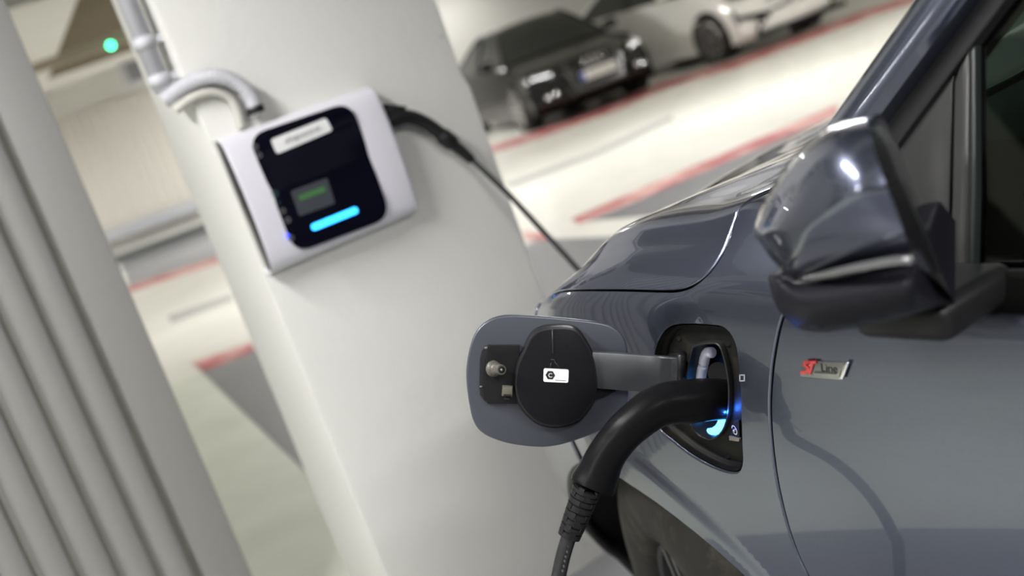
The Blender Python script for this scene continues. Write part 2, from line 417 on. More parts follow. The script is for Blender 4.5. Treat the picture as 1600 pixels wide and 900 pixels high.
# ribbed gate panel on that wall
def ribbed(name, x0, x1, y, z0, z1, pitch, depth, mat, parent):
    vs, fs = [], []; n = int((x1 - x0) / pitch); k = 0
    prof = [(0, 0), (.55, 0), (.65, depth), (.9, depth)]
    xs = [(x0 + (i + a) * pitch, d) for i in range(n) for a, d in prof] + [(x1, 0)]
    for x, d in xs: vs += [hall(x, y - d, z0), hall(x, y - d, z1)]
    for i in range(len(xs) - 1): fs.append((2 * i, 2 * i + 2, 2 * i + 3, 2 * i + 1))
    o = mk(name, vs, fs, mat, parent, smooth=False); o['kind'] = 'stuff'; return o
PALEMET = plain('pale_ribbed_metal', (.56, .54, .49), .55, noise=.02)
ribbed('ribbed_panel', -9.5, .5, 19.43, .52, 2.42, .16, .018, PALEMET, WF)
mk('base_shade_strip', *box(hall(-7.5, 19.40, .06), 16.4, .10, .12, HAX), plain('dark_base_shade', (.09, .095, .095), .7), WF, smooth=False)  # dark strip standing in for the shadow along the wall's foot
BUMP_ = plain('blue_grey_rail_paint', (.40, .41, .44), .4)
rl = thing('bumper_rail', 'blue grey guard rail low along the far ribbed wall', 'rail', hall(-6.25, 19.3, 0), HY)
def local(o, name, v, f, mat, **k): # world-built mesh under a thing
    M = o.matrix_basis.inverted(); return mk(name, [M @ V(p) for p in v], f, mat, o, **k)
bpy.context.view_layer.update()
local(rl, 'rail', *box(hall(-5.0, 19.27, .45), 9.0, .06, .16, HAX), BUMP_, smooth=False)
for x in (-9.2, -7.4, -5.4, -3.4): local(rl, 'bracket', *box(hall(x, 19.35, .22), .08, .09, .44, HAX), BUMP_, smooth=False)

# electrical box on the far wall beside the ribbed panel
p = at_depth(208, 112, 17.6)
eb = thing('switch_box', 'small grey switch box above the far ribbed panel', 'box', (p.x, p.y, p.z - .2), HY)
bpy.context.view_layer.update()
local(eb, 'box_body', *box(p, .34, .16, .42, HAX), plain('grey_box_paint', (.50, .50, .53), .5), smooth=False)
local(eb, 'box_door', *box(p - HYv * .085 + HX * .03, .22, .02, .28, HAX), plain('dark_grey_box_door', (.22, .22, .24), .5), smooth=False)
local(eb, 'bracket', *box(p + HYv * .9, .08, 1.7, .08, HAX), BUMP_, smooth=False)

# cable tray with the green bay lamp
q0, q1 = at_depth(40, 109, 10.55), at_depth(250, 39, 10.55); q0.z = q1.z = (q0.z + q1.z) / 2
tr = thing('cable_tray', 'pale cable tray hung under the dark ceiling recess', 'tray', (q0 + q1) / 2, 0)
bpy.context.view_layer.update()
Xd = (q1 - q0).normalized(); Yd = V((-Xd.y, Xd.x, 0))
local(tr, 'channel', *box((q0 + q1) / 2, 5.2, .07, .10, (Xd, Yd, V((0, 0, 1)))), plain('pale_tray_metal', (.33, .28, .21), .5), smooth=False)
for k in (-2.2, -.9, .8, 2.2):
    c = (q0 + q1) / 2 + Xd * k; zt = 2.9
    local(tr, 'hanger', *tube([c + V((0, 0, .05)), V((c.x, c.y, zt))], .008, 8), STEEL)
c = at_depth(173, 71, 10.35)
gl = thing('bay_lamp', 'round green signal lamp on the cable tray', 'lamp', c, 0)
bpy.context.view_layer.update()
bm = bmesh.new(); bmesh.ops.create_uvsphere(bm, u_segments=20, v_segments=12, radius=.034)
mkbm('lens', bm, emis('green_lamp_glow', (.03, 1.0, .38), 9), gl)
mk('holder', *tube([(0, .02, 0), (0, .05, 0)], .028, 16), SATINBLK, gl)
mk('stem', *tube([(0, .04, 0), (0, .24, .0)], .010, 8), SATINBLK, gl)

# ceiling luminaires out of view, several added as fill
LAMPBODY = plain('lamp_housing_white', (.7, .7, .7), .5)
DIFF = emis('lamp_diffuser_glow', (1.0, .97, .92), 6)
for x, y, yaw, k in LAMPS:
    t = thing('unseen_strip_lamp', 'white ceiling strip lamp out of view, placed and tuned as fill', 'lamp', (x, y, 2.66), radians(yaw), 'ceiling strip lamps')
    mk('housing', *box((0, 0, .02), 1.55, .2, .06), LAMPBODY, t, smooth=False)
    mk('diffuser', *box((0, 0, -.016), 1.5, .16, .012), DIFF, t, smooth=False)
    for sx in (-.6, .6): mk('hanger', *tube([(sx, 0, .05), (sx, 0, .19)], .006, 8), STEEL, t)
    L = bpy.data.lights.new('lamp_light', 'AREA'); L.shape = 'RECTANGLE'; L.size = 1.5; L.size_y = .16; L.energy = LAMP_W * k; L.color = (1.0, .99, .972)
    lo = bpy.data.objects.new('lamp_light', L); COL.objects.link(lo); lo.parent = t; lo.location = (0, 0, -.03)

# ================================================================ PILLAR
PW, PS0, PS1 = -.641, 1.40, 1.705
bm = bmesh.new()
ring = [(PS0, 0), (PS1, 0), (PS1, PW), (PS0, PW)]
zs = [0, 1.33, 1.36, 2.86]
L = [V((a, b, 0)) for a, b in ring]
loop = rounded(L, .014, 2)
vs, fs = [], []; n = len(loop)
levels = [0, .4, .8, 1.0, 1.17, 1.205, 1.22, 1.25, 1.5, 1.9, 2.4, 2.855]
for k, z in enumerate(levels):
    for p in loop:
        d = .010 if (p.y < PW + .05 and z > 1.22) else 0     # the right edge is broken back above a chipped step
        vs.append(to_world((p.x, p.y + d, z)))
for k in range(len(levels) - 1):
    for i in range(n): fs.append((k * n + i, k * n + (i + 1) % n, (k + 1) * n + (i + 1) % n, (k + 1) * n + i))
fs.append(tuple(range(n))); fs.append(tuple((len(levels) - 1) * n + i for i in range(n)))
PIL = mk('pillar', vs, fs, PILLAR, auto=30)
struct(PIL, 'pale pitted concrete pillar carrying the charging box')

# ribbed metal partition at the left edge
PART = plain('grey_partition_paint', (.205, .203, .198), .55, noise=.03, bump=.1)
GROOVE = plain('olive_grey_groove', (.25, .245, .215), .7)
rp = thing('ribbed_partition', 'light grey ribbed metal partition at the left edge of the photo', 'partition', to_world((1.8, .7, 0)))
off = (1.8, .7, 0)
def slab(name, t0, t1, s0, s1, mat, z0=0.0, z1=2.02, r=.004):
    return bevel_box(name, ((s0 + s1) / 2, (t0 + t1) / 2, (z0 + z1) / 2), abs(s1 - s0), abs(t1 - t0), z1 - z0, r, mat, rp, off, seg=2)
slab('edge_post', .195, .302, 1.80, 1.90, PART)
tt = .302; pitch = .0805
slab('back_sheet', .30, 1.60, 1.845, 1.90, GROOVE)
for k in range(16):
    a = tt + .028 + k * pitch
    prof = [(a - .016, 1.85), (a - .010, 1.820), (a + .004, 1.810), (a + .038, 1.810), (a + .050, 1.820), (a + .056, 1.85)]
    lo = [V((s, t, 0)) for t, s in prof]
    o = prism('rib', lo, (0, 0, 2.0), PART, rp, off)

# conduit pipe on the pillar's left flank with two flexible hoses to the charger
pt, ps = .038, 1.435
base = to_world((ps, pt, 1.35))
pi_ = thing('conduit_pipe', "white conduit pipe down the pillar's left side", 'pipe', base)
off = (ps, pt, 1.35)
v, f = tube([(ps, pt, 1.43), (ps, pt, 2.84)], .0195, 20); mk('pipe', v, f, CONDUIT, pi_, off)
for z in (1.455, 1.535, 2.1):
    v, f = tube([(ps, pt, z - .012), (ps, pt, z + .012)], .0235, 20); mk('pipe_clamp', v, f, CONDUIT, pi_, off)
    mk('clamp_foot', *box((ps, pt / 2 - .006, z), .02, pt, .016), CONDUIT, pi_, off, smooth=False)
v, f = tube([(ps, pt, 1.52), (ps, pt, 1.528)], .0215, 20); mk('coupling_ring', v, f, plain('grey_ring', (.4, .4, .4), .5), pi_, off)
def hose(name, label, pts, r, pitch, amp, mat):
    path = spline(pts, 40); L = [0]
    for i in range(1, len(path)): L.append(L[-1] + (path[i] - path[i - 1]).length)
    n = int(L[-1] / pitch * 6); P = []; k = 0
    for i in range(n + 1):
        d = L[-1] * i / n
        while k < len(L) - 2 and L[k + 1] < d: k += 1
        P.append(path[k].lerp(path[k + 1], (d - L[k]) / max(1e-9, L[k + 1] - L[k])))
    R = [r + amp * cos(2 * pi * i / 6) for i in range(n + 1)]
    o = thing(name, label, 'hose', to_world(pts[-1]))
    v, f = tube(P, R, 18); mk('corrugated_tube', v, f, mat, o, pts[-1]); return o
h1 = [on_s(257, 157, 1.425), on_s(290, 133, 1.40), on_s(330, 119, 1.372), on_s(366, 127, 1.368), on_s(390, 148, 1.368), on_s(400, 174, 1.368)]
o = hose('flexible_hose', 'thick white corrugated hose arching from the pipe into the charging box', h1, .0165, .0075, .0013, CONDUIT)
e = h1[-1]; mk('end_grommet', *tube([e + V((0, 0, -.004)), e + V((0, 0, .010))], .0195, 20), BLACKPL, o, e)
h2 = [on_s(275, 172, 1.41), on_s(300, 153, 1.39), on_s(332, 144, 1.385), on_s(358, 153, 1.387), on_s(370, 172, 1.388), on_s(378, 200, 1.388)]
hose('flexible_hose', 'thinner white hose bending below the thick hose beside the pillar edge', h2, .0095, .005, .0006, plain('cream_hose', (.50, .49, .45), .5))

# ================================================================ WALL CHARGER
WS = 1.40
wt0, wt1, wz0, wz1 = -.006, -.380, .998, 1.300
wb = thing('wall_charger', 'white electric car charging box with black glass front on the pillar', 'charger', to_world((WS, (wt0 + wt1) / 2, wz0)))
off = (WS, (wt0 + wt1) / 2, wz0)
def wprof(t, g=0.0):       # side profile: shallow bulged shell
    pts = [(0, wz0 + .012 + g), (.012, wz0 + .002 + g), (.034, wz0 + .004 + g), (.050, wz0 + .016 + g), (.058 - g, wz0 + .045), (.064 - g, wz0 + .10), (.066 - g, wz0 + .155),
           (.064 - g, wz0 + .21), (.058 - g, wz0 + .262), (.050, wz1 - .014 - g), (.036, wz1 - .003 - g), (.018, wz1 - g), (0, wz1 - .001 - g)]
    return [V((WS - d, t, z)) for d, z in spline2(pts)]
def spline2(pts): return [(p.x, p.y) for p in spline([V((a, b, 0)) for a, b in pts], 4)]
cols = []
n = len(wprof(0))
xs = [(wt0, .0), (wt0 - .002, -.0005), (wt0 - .010, -.001), (-.1, -.001), (-.2, -.001), (-.3, -.001), (wt1 + .012, -.001), (wt1 + .004, .001), (wt1 + .001, .004), (wt1, .009)]
vs, fs = [], []
for t, g in xs: vs += wprof(t, g)
for i in range(len(xs) - 1):
    for k in range(n - 1): fs.append((i * n + k, i * n + k + 1, (i + 1) * n + k + 1, (i + 1) * n + k))
b0 = len(vs); vs += wprof(wt0 - .004, .004)
for k in range(n - 1): fs.append((k + 1, k, b0 + k, b0 + k + 1))
mk('housing', vs, fs, WHITEPL, wb, off, auto=50)
for t, s_ in ((wt0 - .003, 1), (wt1 + .004, -1)):
    P = wprof(t, .0045 if s_ > 0 else .009)
    prism('end_cap', P, (0, -.01 * s_, 0), GLOSSBLK, wb, off, r=.0015)
# black glass front, a rounded panel following the bulge
def wfront(px, py, out=.0): # point on the bulged front
    s = WS - .066
    for _ in range(4):
        p = on_s(px, py, s); z = (p.z - wz0) / (wz1 - wz0); s = WS - (.066 - .022 * (2 * z - 1) ** 2 * 1.0) - out
    return on_s(px, py, s)
def drape(name, loop_tz, out, mat, thick=.003, r=.0012):
    """outline in (t, z) laid on the bulged front"""
    def dep(z): return .0665 - .0085 * (2 * (z - wz0) / (wz1 - wz0) - 1) ** 2
    vo, tr_ = triangulate([loop_tz], (.03, .012))
    m_ = len(loop_tz); vs = [V((WS - dep(p[1]) - out, p[0], p[1])) for p in vo]
    k0 = len(vs); vs += [V((WS - dep(p[1]) - out + thick, p[0], p[1])) for p in loop_tz]
    fs = list(tr_) + [(i, (i + 1) % m_, k0 + (i + 1) % m_, k0 + i) for i in range(m_)]
    return mk(name, vs, fs, mat, wb, off, auto=40)
def tz(px, py): p = on_s(px, py, WS - .066); return V((p.y, p.z))
def rr2(c, r, n=6): return [(p.x, p.y) for p in rounded([V((a[0], a[1], 0)) for a in c], r, n)]
pc = [tz(387, 212), tz(548, 158), tz(612, 340), tz(462, 396)]
FACE = plain('black_front_glass', (.003, .003, .008), .06, coat=0, spec=.3)
drape('front_panel', rr2(pc, .042), .003, FACE)
lab = [tz(423, 218), tz(509, 184), tz(519, 204), tz(432, 241)]
drape('name_plate', rr2(lab, .007), .0055, plain('white_name_plate', (.74, .74, .75), .4, noise=.01))
disp = [tz(453, 299), tz(510, 278), tz(523, 318), tz(467, 338)]
drape('display_window', rr2(disp, .005), .0036, plain('grey_display', (.035, .038, .042), .25, emit=(.12, .14, .18), es=.12), thick=.001)
dl_ = [tz(465, 306), tz(505, 291), tz(508, 299), tz(468, 314)]
drape('display_line', rr2(dl_, .002), .0041, plain('green_display_text', (.03, .08, .03), .4, emit=(.08, .30, .07), es=.25), thick=.001)
bar = [tz(485, 351.5), tz(556, 323), tz(560, 332), tz(489, 361)]
LED = emis('cyan_led_glow', (.02, .36, 1.0), 5.0)
drape('status_light', rr2(bar, .0068, 8), .0045, LED, thick=.002)
dot = tz(450, 369); drape('pilot_light', [(dot.x + .0035 * cos(a * pi / 6), dot.y + .006 * sin(a * pi / 6)) for a in range(12)], .0042, emis('blue_pilot_glow', (.02, .06, 1.0), 3.5), thick=.001)
# printed marks down the left margin
MARK = plain('dim_printed_mark', (.05, .09, .09), .5, emit=(.1, .25, .25), es=.12)
Tx, Tz = V((0, -1, 0)), V((0, 0, 1))
def ringmark(px, py, r, w, mat=MARK, n=20, a0=0, a1=2 * pi):
    c = tz(px, py); vs, fs = [], []
    for k in range(n + 1):
        a = a0 + (a1 - a0) * k / n
        for q in (r, r - w): vs.append(V((WS - .0695 , c.x - q * cos(a), c.y + q * sin(a))))
    for k in range(n): fs.append((2 * k, 2 * k + 1, 2 * k + 3, 2 * k + 2))
    return vs, fs
v1 = ringmark(428, 303, .0075, .0012); v2 = ringmark(432, 315, .006, .0011, a0=pi, a1=2 * pi)
c = tz(428, 303); v3 = box((WS - .0693, c.x, c.y), .0004, .0012, .007)
mk('printed_mark', *join(v1, v2, v3), MARK, wb, off, smooth=False)
GREYMARK = plain('grey_margin_mark', (.10, .10, .10), .4)
for (a, b_) in ((398, 230), (404, 243), (441, 330), (449, 344), (454, 372)):
    c = tz(a, b_); mk('margin_mark', *join(ringmark(a, b_, .0065, .003)), GREYMARK, wb, off, smooth=False)
o = text_mesh('plate_lettering', 'plugcontrol', plain('grey_lettering', (.05, .05, .055), .5, noise=0), wb,
          (WS - .0725, (lab[0].x + lab[2].x) / 2, (lab[0].y + lab[2].y) / 2), (0, -1, 0), (0, 0, 1), .0135, off=off, width=.082)

# ================================================================ CHARGING CABLE (plug at the box, cable, plug in the car)
cb = thing('charging_cable', 'black charging cable running from the wall box to the car', 'cable', to_world((.9, .2, 0)))
offc = (.9, .2, 0)
def pl(name, pts, rad, mat, seg=18, n=8, caps=True):
    P = spline(pts, n); R = smooth_radii(rad, n) if isinstance(rad, (list, tuple)) else rad
    v, f = tube(P, R, seg, caps); return mk(name, v, f, mat, cb, offc, auto=60)
sp = 1.360
pl('box_plug', [on_s(603, 190, sp), on_s(616, 186, sp), on_s(640, 183, sp), on_s(668, 194, sp), on_s(693, 213, sp), on_s(708, 226, sp)],
   [.0175, .0185, .0165, .0155, .0165, .0165], RUBBER)
pl('plug_collar', [on_s(688, 208, sp), on_s(694, 214, sp), on_s(706, 223, sp), on_s(712, 228, sp)], [.016, .0205, .0195, .014], RUBBER)
pl('plug_boot', [on_s(708, 225, sp), on_s(722, 236, sp), on_s(737, 250, sp)], [.0145, .0135, .0115], RUBBER)
# flat release lever over the plug
lv = [on_s(600, 163, sp), on_s(614, 165, sp), on_s(633, 167, sp), on_s(628, 178, sp), on_s(612, 180, sp), on_s(604, 178, sp)]
prism('release_lever', [p + V((-.012, 0, 0)) for p in lv], (.024, 0, 0), BLACKPL, cb, offc, r=.002)
def cpt(px, py, s): return on_s(px, py, s)
pA = [cpt(735, 247, sp), cpt(765, 275, 1.34), cpt(800, 309, 1.32), cpt(850, 363, 1.29), cpt(896, 413, 1.26), V((1.225, -.70, .62)), V((1.19, -.70, .35)), V((1.17, -.60, .10)),
      V((1.10, -.40, .012)), V((1.12, .02, .010)), V((.85, .26, .010)), V((.52, .34, .012)), V((.36, .36, .06))]
# ---- the plug in the car
PB = [(1140, 624, 1.325, 62), (1112, 624, 1.310, 66), (1078, 627, 1.30, 69), (1030, 634, 1.293, 66), (987, 664, 1.293, 62), (961, 692, 1.297, 60), (945, 716, 1.30, 62), (935, 739, 1.303, 67), (927.5, 755, 1.305, 73), (925, 761, 1.305, 71)]
Pp = [depth_car(a, b, k) for a, b, k, d in PB]; Rr = [d / 2 * k / FPX for a, b, k, d in PB]
HAND = plain('plug_handle_rubber', (.008, .008, .009), .30, bump=.04, bscale=1500, spec=.07)
pl('plug_handle', Pp, Rr, HAND, 32, 10)
sl = [depth_car(918, 762, 1.305), depth_car(910, 783, 1.308), depth_car(899, 812, 1.312), depth_car(889, 838, 1.315)]
n = 8; P = spline(sl, 30); R = []
for i in range(len(P)):
    u = i / (len(P) - 1); base_r = lerp(23.5, 18.2, u) * 1.31 / FPX; ph = (u * n) % 1
    R.append(base_r * (1.0 if .14 < ph or u > .93 else .87))
v, f = tube(P, R, 24); mk('strain_relief', v, f, BLACKPL, cb, offc, auto=35)
# staggered slots of the strain relief: narrow raised links bridging the rings
br = []
d_ = (sl[-1] - sl[0]).normalized(); e1 = (CAMC - sl[0]); e1 = (e1 - d_ * e1.dot(d_)).normalized(); e2 = d_.cross(e1)
for k in range(8):
    c = sl[0].lerp(sl[-1], (k + .07) / 8); rr = lerp(23.5, 18.2, k / 8) * 1.31 / FPX
    for a in ((-.25, .85) if k % 2 else (.3, -1.0)):
        q = c + (e1 * cos(a) + e2 * sin(a)) * (rr - .002); br.append(box(q, .0045, .0065, .005, (e1 * cos(a) + e2 * sin(a), e1 * -sin(a) + e2 * cos(a), d_)))
mk('relief_links', *join(*br), BLACKPL, cb, offc, smooth=False)
def from_reflection(px, py, t): # the hanging loop, placed by its mirror image in the door
    p = on_t(px, py, -t); return V((p.x, t, p.z))
pC = [V((.26, .34, .14)), from_reflection(1400, 890, .30), from_reflection(1392, 840, .30), from_reflection(1372, 790, .298), from_reflection(1340, 740, .275), from_reflection(1300, 700, .243), depth_car(872, 905, 1.33), depth_car(880, 868, 1.322), depth_car(889, 838, 1.315), depth_car(893, 826, 1.313)]
P = spline(pA + pC, 10)
CABLEM = plain('black_cable_sheath', (.016, .016, .018), .42, bump=.05)
v, f = tube(P, [lerp(.0068, .0088, min(1, max(0, (i / len(P) - .3) * 3))) for i in range(len(P))], 16); mk('cable', v, f, CABLEM, cb, offc)
# faint moulded print on the sheath
pv = []
for (a, b_) in ((887.5, 853), (886, 862), (884, 870), (882.5, 877), (881, 885), (879, 892)):
    pv.append(box(depth_car(a, b_, 1.3095), .0012, .0016, .0026))
mk('sheath_print', *join(*pv), plain('pale_print', (.10, .10, .10), .5), cb, offc, smooth=False)

# ================================================================ THE CAR
def pchip(xs, ys):
    n = len(xs); h = [xs[i + 1] - xs[i] for i in range(n - 1)]; d = [(ys[i + 1] - ys[i]) / h[i] for i in range(n - 1)]
    mm = [d[0]] + [0 if d[i - 1] * d[i] <= 0 else 2 * d[i - 1] * d[i] / (d[i - 1] + d[i]) for i in range(1, n - 1)] + [d[-1]]
    def fn(x):
        if x <= xs[0]: return ys[0] + mm[0] * (x - xs[0])
        if x >= xs[-1]: return ys[-1] + mm[-1] * (x - xs[-1])
        lo, hi = 0, n - 1
        while hi - lo > 1:
            mid = (lo + hi) // 2
            if xs[mid] <= x: lo = mid
            else: hi = mid
        t = (x - xs[lo]) / h[lo]
        return ((1 + 2 * t) * (1 - t) ** 2) * ys[lo] + t * (1 - t) ** 2 * h[lo] * mm[lo] + t * t * (3 - 2 * t) * ys[lo + 1] + t * t * (t - 1) * h[lo] * mm[lo + 1]
    return fn
UU = [-3.3, -2.2, -1.2, -.6, -.3, -.1, 0, .1, .2, .3, .4, .5, .6, .7, .8, .9, 1.0, 1.2, 1.4, 1.58]
def tab(vals, us=UU): return pchip(us, vals)
Bs = tab([-3.3, -2.2, -1.2, -.6, -.3, -.1, 0, .1, .2, .3, .4, .5, .595, .685, .765, .84, .905, 1.0, 1.045, 1.055])
Bt = tab([-.05, -.01, 0, 0, 0, 0, 0, 0, -.004, -.018, -.045, -.083, -.125, -.172, -.235, -.31, -.395, -.57, -.76, -.94])
zD = pchip([-3.3, -.6, -.2, -.1, 0, .1, .2, .3, .4, .5, .6, .7, .8, .9, 1.0, 1.58], [.975, .965, .968, .976, .981, .980, .973, .958, .932, .90, .868, .832, .80, .78, .77, .76])
offE = pchip([-3.3, -.3, -.1, .2, .35, .5, .7, 1.0, 1.58], [.05, .06, .072, .076, .092, .10, .10, .09, .08])
zE = pchip([-3.3, -.6, -.3, -.2, -.1, 0, .1, .18, .27, .35, .457, .54, .7, .8, .9, 1.0, 1.58], [1.0, .99, 1.005, 1.045, 1.052, 1.042, 1.037, 1.025, .998, .962, .924, .890, .845, .818, .80, .79, .785])
Fs = pchip([-3.3, 0, .5, .6, .7, .8, .9, 1.0, 1.2, 1.4, 1.58], [-3.3, 0, .48, .56, .63, .69, .74, .78, .85, .9, .92])
Ft = pchip([-3.3, .5, .6, .7, .8, .9, 1.0, 1.2, 1.4, 1.58], [-.45, -.45, -.47, -.5, -.53, -.57, -.62, -.73, -.84, -.94])
zF = pchip([-3.3, -.2, 0, .2, .3, .5, .65, .78, .92], [1.1, 1.068, 1.044, 1.014, .995, .949, .904, .858, .795])
Gs = pchip([-3.3, 0, .5, .6, .7, .8, .9, 1.0, 1.2, 1.4, 1.58], [-3.3, 0, .47, .55, .62, .68, .73, .77, .83, .87, .89])
zG = pchip([-3.3, -.2, 0, .2, .4, .64, .74, .89], [1.12, 1.09, 1.066, 1.034, .995, .936, .913, .872])
WK = [0, .20, .48, .63, .76, .84, .88, .905, .96, 1.2, 1.7]
ARC_S, ARC_Z, ARC_R = .311, .25, .457
def sstep(a, b, x):
    t = max(0, min(1, (x - a) / (b - a))); return t * t * (3 - 2 * t)
def section(u):
    e = .01; ds, dt = Bs(u + e) - Bs(u - e), Bt(u + e) - Bt(u - e); L = hypot(ds, dt) or 1
    nx, ny = -dt / L * -1, ds / L            # plan normal, outward
    nx, ny = (-dt / L, ds / L)
    fwd_ = sstep(.35, .85, u)                # the bumper juts out below the lamps
    def q(o, z, sh=0): return V((Bs(u) - nx * o + sh * fwd_, Bt(u) - ny * o, z))
    d, e_ = zD(u), zE(u)
    C = .70 + .56 * (d - .70)
    oE = offE(u)
    eF = zF(Fs(u))
    P = [q(.075, .22, .06), q(.024, .42, .11), q(0, .70, .08), q(.002, C, .04), q(.016, d)]
    E1, E2 = q(oE, e_), q(oE + .016, e_ + .0045)
    D2 = P[-1].lerp(E1, .70) + V((0, .001, .001)); Fp = V((Fs(u), Ft(u), eF)); F0 = E2.lerp(Fp, .16) + V((0, 0, .0015 if u < .5 else .004))
    P += [D2, E1, E2, F0, Fp, V((Gs(u), -.94, zG(Gs(u))))]
    return P
_sec = {}
def sec(u):
    k = round(u, 4)
    if k not in _sec: _sec[k] = section(k)
    return _sec[k]
def S(u, w):
    P = sec(u); n = len(P); i = 0
    w = max(0.0, min(1.7, w))
    while i < n - 2 and WK[i + 1] < w: i += 1
    h = WK[i + 1] - WK[i]; t = (w - WK[i]) / h
    def tang(j):
        if j == 0: return (P[1] - P[0]) / (WK[1] - WK[0])
        if j == n - 1: return V((0, -1, 0)) * ((P[j] - P[j - 1]).length / (WK[j] - WK[j - 1]))
        a, b = WK[j] - WK[j - 1], WK[j + 1] - WK[j]; d0, d1 = (P[j] - P[j - 1]) / a, (P[j + 1] - P[j]) / b
        return (d0 * b + d1 * a) / (a + b)
    p = P[i] * ((1 + 2 * t) * (1 - t) ** 2) + tang(i) * (h * t * (1 - t) ** 2) + P[i + 1] * (t * t * (3 - 2 * t)) + tang(i + 1) * (h * t * t * (t - 1))
    # flared wheel arch lip with a crease
    if u < .75 and w < .62:
        r = hypot(p.x - .42, p.z - .20)
        p = p + V((0, .0055 * (1 - sstep(.580, .604, r)), 0))
    return p
def crease(r, u0, u1, n=60):
    out = []
    for i in range(n + 1):
        u = lerp(u0, u1, i / n); lo, hi = .02, .62
        if hypot(u - .42, .0) > r: continue
        for _ in range(24):
            m_ = (lo + hi) / 2; P_ = S(u, m_)
            if hypot(P_.x - .42, P_.z - .20) < r: lo = m_
            else: hi = m_
        out.append((u, lo))
    return out
def Nrm(u, w):
    e = .002; a = S(u + e, w) - S(u - e, w); b = S(u, min(1.7, w + e)) - S(u, max(0, w - e))
    n = b.cross(a)
    if n.length < 1e-9: return V((0, 1, 0))
    n.normalize()
    if n.y < -.2 and n.z < .3: n = -n
    return n
# dense base grid and its ray lookup: pixel -> (u, w)
GU = [-1.3 + .03 * i for i in range(97)]; GW = [.025 * j for j in range(69)]
gv = [S(u, w) for u in GU for w in GW]; nw = len(GW)
gf = [(i * nw + j, i * nw + j + 1, (i + 1) * nw + j + 1, (i + 1) * nw + j) for i in range(len(GU) - 1) for j in range(nw - 1)]
BV = BVHTree.FromPolygons(gv, gf)
def uw(px, py, ext=None):
    d = dir_car(ray(px, py)).normalized()
    loc, nr, idx, dist = BV.ray_cast(CAMC, d)
    if loc is None: return None
    i, j = divmod(idx, nw - 1); u, w = GU[i] + .015, GW[j] + .0125
    for _ in range(14):                       # Newton in the tangent plane
        e = .002; p = S(u, w); a = (S(u + e, w) - p) / e; b = (S(u, w + e) - p) / e
        # solve p + a*x + b*y = CAMC + d*k
        Mx = Matrix((a, b, -d)).transposed()
        try: x, y, k = Mx.inverted() @ (CAMC - p)
        except Exception: break
        u += max(-.03, min(.03, x)); w += max(-.03, min(.03, y))
        if abs(x) + abs(y) < 1e-5: break
    return (u, w)
def uwpath(pxs, n=6, closed=False):
    out = []
    for p in spline([V((a, b, 0)) for a, b in pxs], n, closed):
        q = uw(p.x, p.y)
        if q: out.append(q)
    return out
def area2(L): return .5 * sum(L[i - 1][0] * L[i][1] - L[i][0] * L[i - 1][1] for i in range(len(L)))
def resample(L, step):
    out = []
    for i in range(len(L)):
        a, b = L[i], L[(i + 1) % len(L)]; d = hypot(b[0] - a[0], b[1] - a[1]); n = max(1, int(d / step + .5))
        for k in range(n): out.append((lerp(a[0], b[0], k / n), lerp(a[1], b[1], k / n)))
    # drop near duplicates
    R = [out[0]]
    for p in out[1:]:
        if hypot(p[0] - R[-1][0], p[1] - R[-1][1]) > .0015: R.append(p)
    if hypot(R[0][0] - R[-1][0], R[0][1] - R[-1][1]) < .0015: R.pop()
    return R
def inset(L, d):
    n = len(L); s = 1 if area2(L) > 0 else -1; out = []
    for i in range(n):
        a, p, b = L[i - 1], L[i], L[(i + 1) % n]
        e0 = (p[0] - a[0], p[1] - a[1]); e1 = (b[0] - p[0], b[1] - p[1]); l0, l1 = hypot(*e0) or 1, hypot(*e1) or 1
        n0 = (-e0[1] / l0 * s, e0[0] / l0 * s); n1 = (-e1[1] / l1 * s, e1[0] / l1 * s)
        m_ = (n0[0] + n1[0], n0[1] + n1[1]); q = m_[0] ** 2 + m_[1] ** 2
        k = 2 / q if q > .5 else 2
        out.append((p[0] + m_[0] * d * min(k, 1.6) * .5 * (2 / 2), p[1] + m_[1] * d * min(k, 1.6) * .5))
    return out
